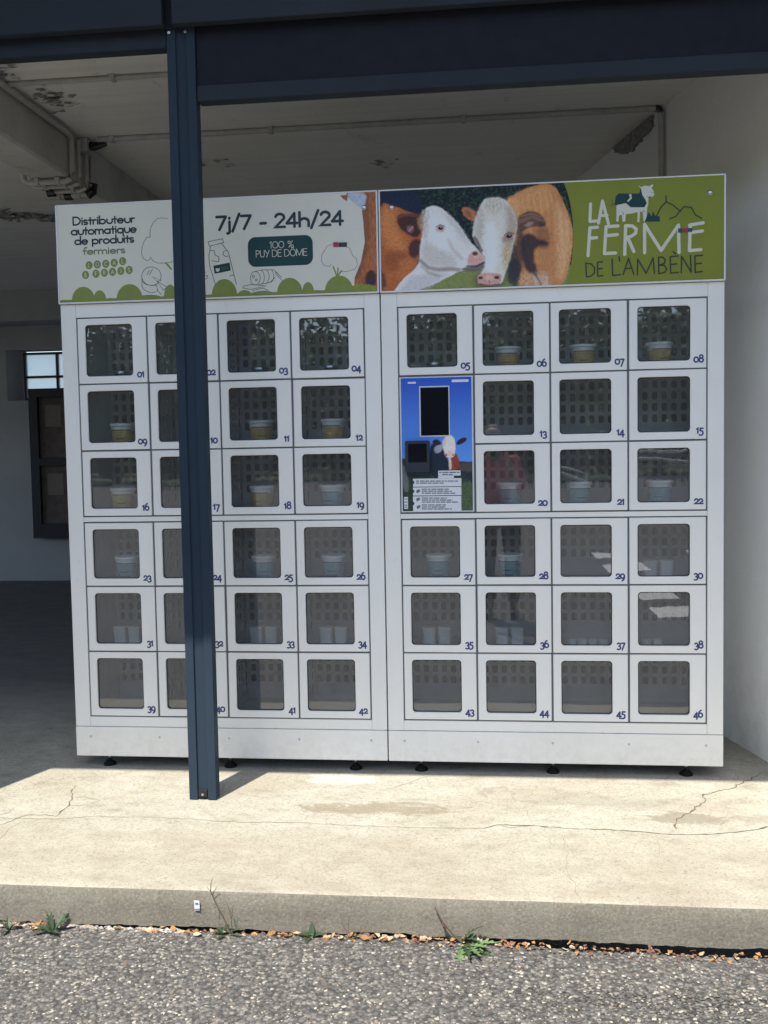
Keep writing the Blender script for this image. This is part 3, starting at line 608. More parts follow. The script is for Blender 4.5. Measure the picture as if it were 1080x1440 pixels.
def stroke(mb, P, w, y, m=0):
    """flat ribbon of half-width w following P=(x,z), round ends, mitred bends"""
    P = [Vector(p) for p in P]; P = [p for i, p in enumerate(P) if i == 0 or (p - P[i - 1]).length > 1e-6]
    if len(P) < 2: return
    closed = (P[0] - P[-1]).length < 1e-5
    if closed: P = P[:-1]
    n = len(P); A = []; B = []
    for i in range(n):
        if closed: a, b = P[i - 1], P[(i + 1) % n]
        else: a, b = P[max(i - 1, 0)], P[min(i + 1, n - 1)]
        d1 = (P[i] - a).normalized() if (P[i] - a).length > 1e-9 else (b - P[i]).normalized(); d2 = (b - P[i]).normalized() if (b - P[i]).length > 1e-9 else d1
        t = (d1 + d2); t = t.normalized() if t.length > 1e-4 else d1
        nn = Vector((-t.y, t.x)); k = w / max(.45, abs(nn.dot(Vector((-d1.y, d1.x)))))
        A.append(P[i] + nn * k); B.append(P[i] - nn * k)
    idx = len(mb.v); mb.v += [(p.x, y, p.y) for p in A] + [(p.x, y, p.y) for p in B]
    for i in range(n if closed else n - 1):
        j = (i + 1) % n; mb.f.append((idx + i, idx + n + i, idx + n + j, idx + j)); mb.m.append(m)
    if not closed:
        for p, q, e in ((P[0], P[1], 1), (P[-1], P[-2], 1)):
            d = (p - q).normalized(); a0 = math.atan2(d.y, d.x)
            pts = [(p.x + w * math.cos(a0 + R(s_)), y, p.y + w * math.sin(a0 + R(s_))) for s_ in (-90, -54, -18, 18, 54, 90)]
            mb.add(pts, [tuple(range(6))], m)
def text(mb, s, x0, z0, hx, hz, w, y, table=GL, skew=0, track=0):
    x = x0; k = 0
    for ch in s:
        adv, st = table[ch]
        for P in st:
            stroke(mb, [(x + (px + skew * pz) * hx, z0 + pz * hz) for px, pz in P], w, y - k * 2e-5); k = (k + 1) % 8
        x += (adv + track) * hx
    return x
def width(s, table=GL, track=0): return sum(table[c][0] + track for c in s)
YS = -.0145                                    # front of the sign boards
def sp(u, v):                                  # sign-board coordinates (x,z) of a measured point
    p = at(1, YS, u, v); return (p[0], p[2])
PPM = 348.0
def label_text(s, u0, vb, u1, cap, wpx, mat, parent, name='lettering', lift=.0006, skew=0, dv=0):
    x0, z0 = sp(u0, vb); x1, _ = sp(u1, vb + dv); mb = MB(); hx = (x1 - x0) / (width(s, GL, .05) - .11)
    text(mb, s, x0, z0, hx, cap * .95 / PPM, wpx / PPM, YS - lift, skew=skew, track=.05); return build(mb, name, mat, parent)
def shape(mb, pts, y, m=0): mb.add([(p[0], y, p[1]) for p in pts], [tuple(range(len(pts)))], m)

# ---- cabinets
def box_part(name, x0, x1, y0, y1, z0, z1, mat, parent, bevel=.0012): return build(MB().box(x0, x1, y0, y1, z0, z1), name, mat, parent, bevel=bevel)
def cabinet(X0, label):
    cab = empty('locker_cabinet', (X0, 0, 0)); tag(cab, label, 'vending locker')
    a = MARG + OFF - .002; b = CW - MARG + OFF + .002
    box_part('stile', .0006, a, 0, .02, .1244, ZT, MAT['white'], cab); box_part('stile', b, CW - .0006, 0, .02, .1244, ZT, MAT['white'], cab)
    box_part('top_rail', a + .0006, b - .0006, .0004, .02, 1.7995, ZT, MAT['white'], cab); box_part('middle_rail', a + .0006, b - .0006, .0004, .02, .9720, .9908, MAT['white'], cab)
    box_part('bottom_rail', a + .0006, b - .0006, .0004, .02, .1244, .1640, MAT['white'], cab)
    box_part('side_panel', 0, .0012, .0205, DEPTH, 0, ZT, MAT['white'], cab, 0); box_part('side_panel', CW - .0012, CW, .0205, DEPTH, 0, ZT, MAT['white'], cab, 0)
    box_part('top_panel', .0015, CW - .0015, .0205, DEPTH, ZT - .002, ZT, MAT['white'], cab, 0); box_part('base_panel', .0015, CW - .0015, .0205, DEPTH, .004, .010, MAT['cavity'], cab, 0)
    box_part('back_panel', .0015, CW - .0015, DEPTH - .01, DEPTH - .0005, .011, ZT - .003, MAT['cavity'], cab, 0)
    pl = box_part('plinth', .0004, CW - .0004, -.003, .02, 0, .1226, MAT['white'], cab, .002)
    me = fixn(MB().lathe([(.0045, 0), (.0045, .0012), (.0025, .002)], n=12).mesh('screw', MAT['steel'], True))
    for i in range(5):
        s_ = link('screw', me, pl, (.065 + i * (CW - .13) / 4, -.003, .082)); s_.rotation_euler = (PI / 2, 0, 0)
    # grey divider bars seen in the gaps between the doors
    mb = MB()
    for r0, r1 in ((0, 3), (3, 6)):
        zt, zb = ROWS[r0][0], ROWS[r1 - 1][1]
        for i in range(0, 5):
            x = MARG + OFF + PITCH_ * i; mb.box(x - .0045, x + .0045, .006, .0195, zb, zt)
        for r in range(r0, r1 + 1):
            z = ROWS[r][0] if r < r1 else zb
            for i in range(4): mb.box(MARG + OFF + PITCH_ * i + .0046, MARG + OFF + PITCH_ * (i + 1) - .0046, .008, .0195, z - .0025, z + .0025)
    build(mb, 'divider_grid', MAT['mullion'], cab)
    return cab
cabL = cabinet(0, 'left bank of white lockers numbered 01 to 42 behind the post, under a cream sign')
cabR = cabinet(CW + GAPX, 'right bank of white lockers with blue payment panel, under the green cow sign')
NUMS = {0: ([1, 2, 3, 4], [9, 10, 11, 12], [16, 17, 18, 19], [23, 24, 25, 26], [31, 32, 33, 34], [39, 40, 41, 42]),
        1: ([5, 6, 7, 8], [None, 13, 14, 15], [None, 20, 21, 22], [27, 28, 29, 30], [35, 36, 37, 38], [43, 44, 45, 46])}
CELL = {}; PLACE = {}; ORD = ['first', 'second', 'third', 'fourth', 'fifth', 'lowest']
for side, cab in ((0, cabL), (1, cabR)):
    X0 = cab.location.x
    for r, (zt, zb) in enumerate(ROWS):
        for c_ in range(4):
            num = NUMS[side][r][c_]
            if num is None: continue
            x = MARG + OFF + PITCH_ * c_ + .00375; h = zt - zb - .006; dm, gm, gk = door_mesh(h)
            jr = random.Random(num * 7); d_ = link('locker_door', dm, cab, (x + jr.uniform(-.0007, .0007), jr.uniform(-.0012, .0004), zb + .003 + jr.uniform(-.0006, .0006))); d_.rotation_euler = (R(jr.uniform(-.22, .22)), R(jr.uniform(-.14, .14)), R(jr.uniform(-.35, .35))); link('window_pane', gm, d_); link('gasket', gk, d_)
            s = '%02d' % num; mb = MB(); hx = .0285; hz = .0300; wd = width(s, OS) * hx
            text(mb, s, DW - .013 - wd + .003, 0.0215, hx, hz, .0029, -.0005, OS); build(mb, 'door_number', MAT['navy'], d_)
            link('compartment', comp_mesh(zt - zb - .012, c_ > 0, side == 1 or c_ < 3), cab, (MARG + OFF + PITCH_ * c_ + .005, 0, zb + .006))
            PLACE[num] = ('top row' if r == 0 else ORD[r] + ' row') + ', ' + ('left-most', 'second', 'third', 'right-most')[c_] + ' door of the ' + ('left', 'right') [side] + ' bank'
            CELL[num] = (X0 + MARG + OFF + PITCH_ * (c_ + .5), zb + .0062)
# feet
fm = fixn(MB().lathe([(.026, 0), (.026, .005), (.021, .011), (.010, .018), (.010, .020)], n=20).mesh('pad', MAT['rubber'], True)); rm = fixn(MB().lathe([(.0055, .019), (.0055, .056)], n=10).mesh('threaded_rod', MAT['steel'], True))
for side, cab in ((0, cabL), (1, cabR)):
    for x in ((.123, .641, 1.164), (1.431, 1.957, 2.473))[side]:
        for y in (.045, .50):
            ft = link('levelling_foot', fm, cab, (x - cab.location.x, y, ZS + .0005)); link('threaded_rod', rm, ft)

# ---- sign boards
def signboard(cab, mat, z0=ZT + .003):
    sb = build(MB().box(.002, CW - .002, YS, -.003, z0, ZSIGN), 'sign_board', mat, cab, bevel=.0008)
    mb = MB(); t_ = .006
    for x0, x1, a, b in ((.0, t_, z0 - .001, ZSIGN + .003), (CW - t_, CW, z0 - .001, ZSIGN + .003), (t_ + .0003, CW - t_ - .0003, z0 - .001, z0 + .004), (t_ + .0003, CW - t_ - .0003, ZSIGN - .002, ZSIGN + .003)): mb.box(x0, x1, YS - .003, -.0022, a, b)
    build(mb, 'trim', MAT['paper'], sb, bevel=.0008)
    mb = MB(); mb.box(.05, .08, -.0028, .05, ZT + .001, ZSIGN - .05); mb.box(CW - .08, CW - .05, -.0028, .05, ZT + .001, ZSIGN - .05); build(mb, 'bracket', MAT['steel'], sb)
    return sb
sL = signboard(cabL, MAT['sign_cream']); sR = signboard(cabR, MAT['sign_green'])
for sb, px in ((sL, [(512, 292)]), (sR, [(551, 292), (999, 271)])):
    me = fixn(MB().lathe([(.0095, 0), (.0095, .002), (.006, .004)], n=16).mesh('fixing_screw', MAT['steel'], True))
    for u, v in px:
        x, z = sp(u, v); o = link('fixing_screw', me, sb, (x - sb.parent.location.x, YS - .0008, z)); o.rotation_euler = (PI / 2, 0, 0)
def to_local(o, par):                          # art built in world coordinates, shift under its parent
    o.location = (-par.parent.location.x, 0, 0); return o
def zL(px): return [sp(75 + x / 6, 280 + y / 6) for x, y in px]          # from enlarged views of the sign
def zM(px): return [sp(270 + x / 4, 265 + y / 4) for x, y in px]
def zR(px): return [sp(790 + x / 4.5, 240 + y / 4.5) for x, y in px]
for s, u0, vb, u1, cap, w, mt in (('Distributeur', 102.5, 316.5, 189, 11.0, 1.1, 'ink'), ('automatique', 100.5, 330.5, 191.5, 11.2, 1.1, 'ink'), ('de produits', 105.5, 344.0, 188, 11.0, 1.1, 'ink'), ('fermiers', 117, 358.0, 175.5, 9.8, .9, 'olive_text')):
    to_local(label_text(s, u0, vb, u1, cap, w, MAT[mt], sL, dv=-(u1 - u0) * .045), sL)
mb = MB(); text(mb, '7j/7 - 24h/24', *sp(304.5, 323.5), 1, 1, 0, 0) if False else None
to_local(label_text('7j/7 - 24h/24', 305, 323.5, 482, 19.5, 1.9, MAT['ink'], sL, dv=-8), sL)
# round letter badges
bad = [('L', 302, 558), ('O', 371, 552), ('C', 443, 546), ('A', 514, 538), ('L', 585, 524), ('&', 272, 640), ('F', 360, 630), ('R', 431, 622), ('A', 500, 614), ('I', 570, 606), ('S', 640, 598)]
for ch, zx, zy in bad:
    cx_, cz_ = zL([(zx, zy)])[0]; mb = MB(); shape(mb, [(cx_ + .0148 * math.cos(R(a)), cz_ + .0162 * math.sin(R(a))) for a in range(0, 360, 15)], YS - .0005)
    bd = to_local(build(mb, 'letter_badge', MAT['olive'], sL), sL)
    mb = MB(); wd = GL[ch][0] * .016; text(mb, ch, cx_ - wd / 2 + .001, cz_ - .008, .015, .016, .0011, YS - .0009); o = build(mb, 'badge_letter', MAT['cream'], sL); to_local(o, sL)
# bushes along the foot of the sign
def bush(c, rx, rz, base, par):
    mb = MB(); P = [(c + rx * math.cos(R(a)), base + rz * math.sin(R(a)) ** .9) for a in range(0, 181, 10)]; shape(mb, P, YS - .0004 - .00003 * random.random()); return to_local(build(mb, 'green_bush', MAT['olive'], par), par)
zb_ = ZT + .0075
for zx, top, hw, f in ((90, 850, 42, zL), (250, 740, 98, zL), (390, 770, 55, zL), (478, 835, 45, zL), (640, 718, 110, zL), (805, 808, 120, zL), (985, 722, 55, zL),
                       (180, 510, 72, zM), (295, 572, 40, zM), (395, 576, 70, zM), (548, 503, 72, zM), (652, 527, 34, zM), (700, 572, 50, zM), (825, 490, 80, zM), (930, 545, 90, zM)):
    c0 = f([(zx, top)])[0]; c1 = f([(zx + hw, top)])[0]; bush(c0[0], c1[0] - c0[0], c0[1] - zb_, zb_, sL)
mb = MB(); x0 = .009; x1 = 1.288; shape(mb, [(x0, zb_), (x1, zb_), (x1, zb_ + .012), (x0, zb_ + .010)], YS - .00036); to_local(build(mb, 'green_ground', MAT['olive'], sL), sL)
def lines(name, strokes, f, w, mat, par, y=-.0006):
    mb = MB()
    for k, P in enumerate(strokes): stroke(mb, f(P), w, YS + y - k * 2e-5)
    return to_local(build(mb, name, mat, par), par)
def ell(cx, cy, rx, ry, a0=0, a1=360, n=24): return [(cx + rx * math.cos(R(a0 + (a1 - a0) * i / n)), cy - ry * math.sin(R(a0 + (a1 - a0) * i / n))) for i in range(n + 1)]
lines('tree_outline', [[(965, 165), (920, 158), (880, 165), (845, 195), (822, 240), (815, 290), (820, 320), (790, 322), (765, 360), (748, 410), (745, 460), (760, 500), (790, 520), (815, 510), (820, 488), (840, 520), (880, 540), (940, 540), (1000, 530), (1060, 500)]], zL, .0011, MAT['olive_text'], sL)
lines('tree_trunk_print', [[(950, 540), (995, 590)]], zL, .0032, MAT['olive'], sL)
lines('cheese_drawing', [ell(828, 650, 82, 78, -20, 320), [(747, 660), (748, 740), (770, 770), (820, 790), (860, 785), (880, 770)], [(748, 690), (780, 720), (830, 730), (870, 725)], [(838, 655), (910, 685), (875, 695), (838, 655)], [(875, 695), (960, 740), (930, 770), (875, 695)], [(870, 730), (885, 780), (915, 805)], [(790, 635), (812, 602)], [(812, 640), (838, 590)]], zL, .0010, MAT['line'], sL)
lines('milk_bottle_drawing', [[(90, 300), (172, 283), (178, 305), (98, 325), (90, 300)], [(105, 325), (95, 375), (98, 430), (132, 540)], [(165, 308), (205, 360), (225, 440), (250, 540)], [(105, 350), (125, 350), (130, 375), (152, 385), (150, 412), (128, 410), (112, 405)], [(195, 348), (178, 355), (174, 372), (190, 384), (205, 380)], [(212, 495), (222, 487), (236, 490)]], zM, .0012, MAT['line'], sL)
mb = MB(); shape(mb, zM([(120, 435), (212, 417), (218, 462), (128, 480)]), YS - .00062); to_local(build(mb, 'bottle_label', MAT['teal'], sL), sL)
lines('bottle_label_text', [[(165, 448), (205, 440)], [(167, 458), (207, 450)]], zM, .0007, MAT['olive_text'], sL, -.0010)
mb = MB(); shape(mb, zM([(133, 452), (142, 448), (150, 452), (157, 446), (155, 464), (144, 470), (136, 466)]), YS - .0010); to_local(build(mb, 'label_emblem', MAT['cream'], sL), sL)
lines('terrine_drawing', [ell(356, 505, 28, 38, 0, 360, 20), [(352, 467), (400, 458), (460, 458), (480, 475)], [(380, 540), (440, 528), (468, 500)], ell(385, 500, 22, 40, 80, -80, 10), ell(412, 496, 22, 40, 80, -80, 10), ell(440, 492, 20, 36, 80, -80, 10), [(470, 480), (510, 520)], [(470, 470), (505, 500)], [(290, 550), (330, 540), (380, 545), (420, 548), (370, 560), (330, 568), (285, 560), (290, 550)], [(340, 575), (400, 560), (430, 575)], ell(345, 495, 6, 8, 0, 360, 8), ell(362, 515, 5, 6, 0, 360, 8)], zM, .0010, MAT['line'], sL)
lines('tree_outline', [[(745, 350), (730, 375), (728, 410), (745, 435), (775, 438), (785, 425)], [(745, 352), (760, 325), (800, 312), (840, 315), (885, 335), (902, 372)], [(900, 375), (925, 395), (930, 430), (915, 455), (880, 465), (835, 470)]], zM, .0009, MAT['olive_text'], sL)
lines('tree_trunk_print', [[(795, 440), (815, 495)], [(822, 448), (818, 495)], [(842, 462), (822, 490)]], zM, .0026, MAT['olive'], sL)
lines('drawing_detail', [[(62, 470), (75, 470), (70, 490), (88, 490), (85, 505), (65, 515)]], zM, .0010, MAT['line'], sL)
# dark pill
p0 = zM([(315, 352)])[0]; p1 = zM([(680, 352)])[0]; c0 = zM([(497, 268)])[0]; c1 = zM([(497, 436)])[0]
mb = MB(); shape(mb, [(p[0], p[1]) for p in rrect(p0[0], p1[0], c1[1], c0[1], .030, 8)], YS - .0005); to_local(build(mb, 'dark_banner', MAT['teal'], sL), sL)
def ztext(s, f, zx0, zyb, zx1, cap, w, mat, par, lift, sc, dv=0):
    (x0, z0), (x1, _) = f([(zx0, zyb)])[0], f([(zx1, zyb + dv)])[0]; mb = MB(); hx = (x1 - x0) / (width(s) - .06)
    text(mb, s, x0, z0, hx, cap / sc / PPM, w / PPM, YS - lift); return to_local(build(mb, 'lettering', mat, par), par)
ztext('100 %', zM, 437, 337, 572, 36, .42, MAT['cream'], sL, .0010, 4, -6); ztext('PUY DE DÔME', zM, 360, 388, 648, 36, .42, MAT['cream'], sL, .0010, 4, -14)
for par, f, q in ((sL, zM, [((795, 303), (822, 330), 'red'), ((824, 304), (872, 329), 'black')]), (sR, zR, [((735, 366), (762, 393), 'navy'), ((764, 365), (797, 391), 'red'), ((799, 364), (825, 388), 'navy')])):
    for a, b, mt in q:
        mb = MB(); shape(mb, f([(a[0], b[1]), b, (b[0], a[1]), a]), YS - .0022); to_local(build(mb, 'small_sticker', MAT[mt], par), par)

# ---- photo prints: colour grids computed as a little painting
def sdf(P, Q):
    Q = np.array(Q, float); d = np.full(P.shape[0], 1e9); ins = np.zeros(P.shape[0], bool); n = len(Q)
    for i in range(n):
        a, b = Q[i], Q[(i + 1) % n]; e = b - a; w = P - a; t_ = np.clip((w @ e) / max(e @ e, 1e-9), 0, 1); d = np.minimum(d, ((w - t_[:, None] * e) ** 2).sum(1))
        c1 = (a[1] <= P[:, 1]) != (b[1] <= P[:, 1]); xs_ = a[0] + (P[:, 1] - a[1]) * e[0] / (e[1] if abs(e[1]) > 1e-9 else 1e-9); ins ^= c1 & (P[:, 0] < xs_)
    d = np.sqrt(d); return np.where(ins, -d, d)
def smooth_poly(Q, it=2):
    Q = [np.array(q, float) for q in Q]
    for _ in range(it):
        o = []
        for i in range(len(Q)): a, b = Q[i], Q[(i + 1) % len(Q)]; o += [a * .75 + b * .25, a * .25 + b * .75]
        Q = o
    return Q
def lin(c): c = np.array(c, float) / 255; return np.where(c <= .04045, c / 12.92, ((c + .055) / 1.055) ** 2.4)
GAIN = 1.6
class Paint:
    def __init__(s, P): s.P = P; s.c = np.zeros((len(P), 3)); s.n1 = fbm(P[:, 0] / 100, P[:, 1] / 100, 3); s.n2 = fbm(P[:, 0] / 100 + 5, P[:, 1] / 100, 12)
    def fill(s, c): s.c[:] = lin(c)
    def poly(s, Q, c, soft=5, amt=1, tex=.25, streak=None, sm=2):
        Pw = s.P + (np.stack([s.n2, s.n1], 1) - .47) * soft * 1.6
        m = np.clip(.5 - sdf(Pw, smooth_poly(Q, sm)) / (2 * soft), 0, 1); m = m * m * (3 - 2 * m) * amt; t_ = s.n2
        if streak: t_ = fbm(s.P[:, 0] / 100 * streak[0], s.P[:, 1] / 100 * streak[1], 4)
        c = np.array(c, float); c = c * .95 + .05 * c.mean(); s.c = s.c * (1 - m[:, None]) + lin(c) * (1 + tex * 2 * (t_[:, None] - .47)) * m[:, None]
    def dot(s, x, y, r, c, amt=1, ry=None):
        d = np.sqrt(((s.P[:, 0] - x) / r) ** 2 + ((s.P[:, 1] - y) / (ry or r)) ** 2); m = np.clip((1.25 - d) / .5, 0, 1)[:, None] * amt; s.c = s.c * (1 - m) + lin(c) * m
    def line(s, Q, w, c, amt=1):
        Q = np.array(Q, float); d = np.full(len(s.P), 1e9)
        for a, b in zip(Q, Q[1:]):
            e = b - a; v = s.P - a; t_ = np.clip((v @ e) / (e @ e), 0, 1); d = np.minimum(d, np.linalg.norm(v - t_[:, None] * e, axis=1))
        m = np.clip((w - d) / w + .5, 0, 1)[:, None] * amt; s.c = s.c * (1 - m) + lin(c) * m
def print_grid(name, outline, nx, nz, y, pic, paint, parent, off):
    """outline: function t(0..1 along x, 0..1 along z) -> (x,z); pic maps photo px to picture px"""
    vs = []; fs = []
    for j in range(nz + 1):
        for i in range(nx + 1): x, z = outline(i / nx, j / nz); vs.append((x, y, z))
    for j in range(nz):
        for i in range(nx): a = j * (nx + 1) + i; fs.append((a, a + 1, a + nx + 2, a + nx + 1))
    P = pic(proj(np.array(vs))); pa = Paint(P); paint(pa)
    me = bpy.data.meshes.new(name); me.from_pydata(vs, [], fs); ca = me.color_attributes.new('print', 'FLOAT_COLOR', 'POINT')
    ca.data.foreach_set('color', np.concatenate([np.clip(pa.c * GAIN, 0, .85), np.ones((len(vs), 1))], 1).ravel()); me.materials.append(MAT['print'])
    o = link(name, me, parent, off); return o
def paint_cows(p):
    def fur(Q, c, soft=18, amt=.6, tex=.4, streak=None): p.poly(Q, c, soft, amt, tex, streak)
    p.fill((14, 22, 28)); n = fbm(p.P[:, 0] / 100, p.P[:, 1] / 100, 9, 3); m = np.clip((n - .45) * 4, 0, 1)[:, None]; p.c = p.c * (1 - m) + lin((38, 60, 44)) * m
    n = fbm(p.P[:, 0] / 100 + 3, p.P[:, 1] / 100, 24, 2); m = np.clip((n - .5) * 6, 0, 1)[:, None] * .55; p.c = p.c * (1 - m) + lin((78, 98, 86)) * m
    p.poly([(-20, 40), (240, 50), (262, 190), (190, 195), (60, 150), (-20, 140)], (22, 32, 52), 16)
    p.poly([(-20, 470), (300, 520), (500, 470), (800, 480), (1100, 440), (1100, 700), (-20, 700)], (112, 120, 66), 16, tex=.6, streak=(9, 22))
    fur([(560, 470), (700, 470), (720, 600), (520, 600)], (78, 84, 58), 20, .7)
    body = [(690, 130), (760, 80), (860, 40), (960, 25), (1010, 120), (1050, 220), (1068, 320), (1054, 430), (1005, 610), (770, 610), (790, 470), (750, 350), (735, 200)]
    p.poly(body, (172, 116, 70), 4, tex=.30, streak=(9, 1.6))
    fur([(740, 110), (860, 50), (950, 45), (960, 160), (900, 190), (800, 170)], (190, 134, 84), 30, .8, .45, (12, 1.6)); fur([(960, 110), (1040, 220), (1060, 330), (1012, 540), (965, 560), (985, 350)], (198, 150, 106), 26, .8, .40, (10, 1.5))
    fur([(690, 120), (750, 90), (790, 180), (760, 240)], (206, 156, 108), 18, .6); fur([(900, 380), (980, 380), (985, 560), (900, 580)], (166, 112, 70), 30, .7, .4, (9, 2))
    for k in range(16):
        x = 800 + k * 15; p.line([(x - 6, 70 + abs(k - 8) * 5), (x + 4 + k, 190), (x + 6 + k * 1.6, 330)], 4, (138, 88, 54) if k % 2 else (200, 150, 104), .16)
    fur([(868, 250), (930, 262), (945, 330), (930, 380), (880, 380), (860, 300)], (120, 76, 50), 20, .75)
    fur([(748, 190), (800, 270), (806, 420), (780, 560), (712, 520), (738, 420), (764, 330)], (76, 56, 48), 16, .95, .4, (5, 2))
    p.poly([(785, 300), (860, 302), (872, 328), (932, 338), (936, 362), (868, 362), (852, 420), (866, 470), (892, 545), (840, 520), (806, 480), (788, 400)], (38, 36, 46), 11, .93, .4, (6, 2))
    fur([(715, 450), (770, 420), (790, 520), (765, 590), (710, 560)], (46, 44, 50), 12, .9)
    p.poly([(785, 500), (850, 500), (885, 600), (770, 600)], (172, 132, 100), 14, .9, .7, (9, 2)); p.poly([(850, 510), (935, 500), (950, 600), (850, 600)], (168, 138, 116), 18, .8, .9, (9, 2.5))
    for x in (872, 892, 914, 932): p.line([(x - 14, 530), (x - 4, 560), (x + 3, 600)], 8, (196, 180, 164), .35)
    p.line([(862, 510), (890, 560), (900, 600)], 5, (70, 54, 48), .6)
    p.poly([(762, 260), (768, 212), (800, 185), (850, 177), (900, 197), (922, 242), (915, 262), (865, 258), (820, 264), (782, 300)], (88, 62, 50), 6, tex=.5, streak=(3, 9)); p.line([(785, 232), (845, 206), (902, 232)], 9, (126, 96, 80), .55); p.line([(790, 205), (845, 190), (895, 208)], 4, (146, 108, 82), .5)
    fur([(800, 255), (830, 235), (862, 240), (830, 262)], (150, 138, 128), 8, .6); fur([(880, 225), (915, 240), (912, 258), (880, 256)], (52, 42, 42), 8, .7)
    p.poly([(468, 168), (488, 152), (520, 165), (550, 182), (550, 232), (522, 232), (485, 205)], (156, 96, 62), 6, tex=.4); fur([(480, 175), (510, 172), (530, 205), (505, 212)], (112, 68, 52), 9, .7)
    face = [(575, 135), (600, 106), (690, 106), (718, 130), (752, 180), (770, 240), (758, 310), (742, 380), (722, 450), (700, 520), (680, 575), (565, 575), (562, 520), (590, 480), (592, 420), (562, 370), (532, 325), (526, 290), (545, 205)]
    p.poly(face, (186, 182, 172), 5, tex=.12, streak=(5, 2)); fur([(548, 205), (580, 150), (590, 260), (575, 350), (535, 310)], (160, 152, 140), 22, .7, .2)
    fur([(700, 125), (755, 185), (770, 245), (745, 370), (712, 465), (690, 400), (704, 330), (715, 240)], (150, 134, 114), 20, .85, .3); fur([(684, 370), (738, 345), (722, 450), (694, 515)], (176, 150, 112), 15, .8, .7, (6, 3))
    fur([(600, 240), (650, 230), (660, 420), (640, 505), (600, 500), (596, 420)], (206, 207, 207), 26, .85, .1); fur([(600, 110), (690, 110), (700, 165), (640, 200), (590, 165)], (172, 164, 148), 16, .75, .5, (4, 4))
    for k in range(12): x = 596 + k * 9; p.line([(x, 112 + (k % 3) * 6), (x + (k - 6) * 1.4, 150 + (k % 4) * 8)], 3, (140, 128, 112) if k % 2 else (206, 200, 188), .22)
    p.line([(540, 318), (560, 352), (578, 388)], 7, (66, 60, 58), .75); fur([(528, 325), (548, 315), (572, 352), (560, 375)], (96, 90, 86), 8, .7); p.line([(593, 420), (590, 470), (566, 515)], 6, (120, 112, 106), .5)
    fur([(686, 318), (722, 286), (752, 292), (746, 326), (712, 342), (690, 350)], (146, 112, 104), 9, .85); p.poly([(704, 312), (722, 299), (742, 304), (734, 320), (714, 322)], (28, 22, 28), 3); p.line([(698, 306), (722, 291), (748, 297)], 3, (84, 66, 62), .8); p.dot(727, 306, 4, (150, 150, 160), .8)
    p.poly([(553, 520), (580, 507), (650, 508), (684, 513), (684, 548), (668, 575), (570, 575), (556, 552)], (178, 134, 124), 6, tex=.2); fur([(590, 515), (640, 515), (640, 545), (600, 548)], (200, 160, 148), 12, .7); p.dot(572, 533, 12, (62, 36, 38), .95, 8); p.dot(658, 531, 14, (62, 36, 38), .95, 9); p.line([(570, 568), (620, 577), (670, 568)], 5, (70, 50, 50), .8); p.line([(618, 548), (620, 572)], 3, (130, 92, 86), .7)
    p.poly([(20, 130), (110, 150), (190, 182), (258, 205), (278, 262), (262, 330), (242, 430), (222, 490), (150, 560), (95, 640), (20, 640)], (156, 86, 44), 6, tex=.4, streak=(2, 6))
    fur([(40, 150), (120, 170), (120, 260), (180, 340), (170, 400), (90, 390), (40, 300)], (184, 112, 64), 30, .8, .4, (3, 8)); fur([(50, 390), (170, 390), (190, 480), (60, 500)], (128, 68, 38), 24, .75, .5, (3, 8)); fur([(120, 440), (220, 430), (215, 490), (140, 560)], (172, 100, 56), 18, .6)
    fur([(15, 480), (60, 500), (75, 590), (15, 610)], (64, 40, 40), 14, .8)
    p.poly([(188, 332), (262, 325), (242, 425), (186, 432)], (58, 36, 36), 10, .95); p.poly([(118, 205), (165, 186), (235, 192), (262, 238), (256, 300), (222, 325), (180, 302), (138, 268)], (62, 36, 32), 8, tex=.5, streak=(6, 6)); p.line([(130, 215), (170, 198), (228, 204)], 6, (104, 66, 52), .6)
    fur([(172, 262), (205, 250), (220, 280), (195, 302)], (124, 88, 92), 8, .8); p.line([(190, 284), (210, 262)], 5, (160, 130, 132), .6); p.poly([(228, 215), (262, 205), (268, 240), (258, 290), (240, 270)], (146, 98, 70), 8, .9)
    p.poly([(255, 185), (290, 152), (340, 148), (382, 176), (452, 240), (482, 290), (520, 348), (562, 388), (592, 425), (590, 462), (560, 492), (490, 488), (430, 512), (340, 562), (250, 592), (130, 640), (85, 640), (150, 545), (220, 490), (248, 440), (245, 380), (262, 300), (272, 235)], (194, 190, 186), 5, tex=.10, streak=(3, 3))
    fur([(255, 190), (285, 160), (300, 230), (280, 330), (262, 320)], (168, 160, 150), 16, .7); fur([(262, 330), (340, 380), (440, 425), (440, 485), (330, 485), (252, 440)], (168, 162, 154), 22, .75, .2); fur([(380, 180), (452, 245), (520, 350), (500, 370), (430, 270), (370, 210)], (164, 160, 156), 16, .6)
    fur([(300, 200), (360, 190), (430, 290), (420, 380), (330, 360), (290, 280)], (208, 204, 200), 26, .7, .1); fur([(110, 625), (190, 530), (300, 505), (420, 500), (330, 565), (200, 615)], (168, 164, 164), 20, .8, .25, (3, 6))
    for k in range(10): x = 262 + k * 11; p.line([(x, 170 + (k % 3) * 5), (x - 3 + k, 200 + (k % 4) * 6)], 3, (150, 138, 126) if k % 2 else (214, 208, 200), .20)
    p.line([(248, 440), (295, 480), (350, 490), (400, 487), (455, 490)], 10, (112, 100, 94), .7); p.line([(258, 470), (290, 502), (350, 524)], 8, (136, 124, 114), .5); p.line([(400, 330), (430, 390), (470, 430)], 10, (160, 150, 144), .5)
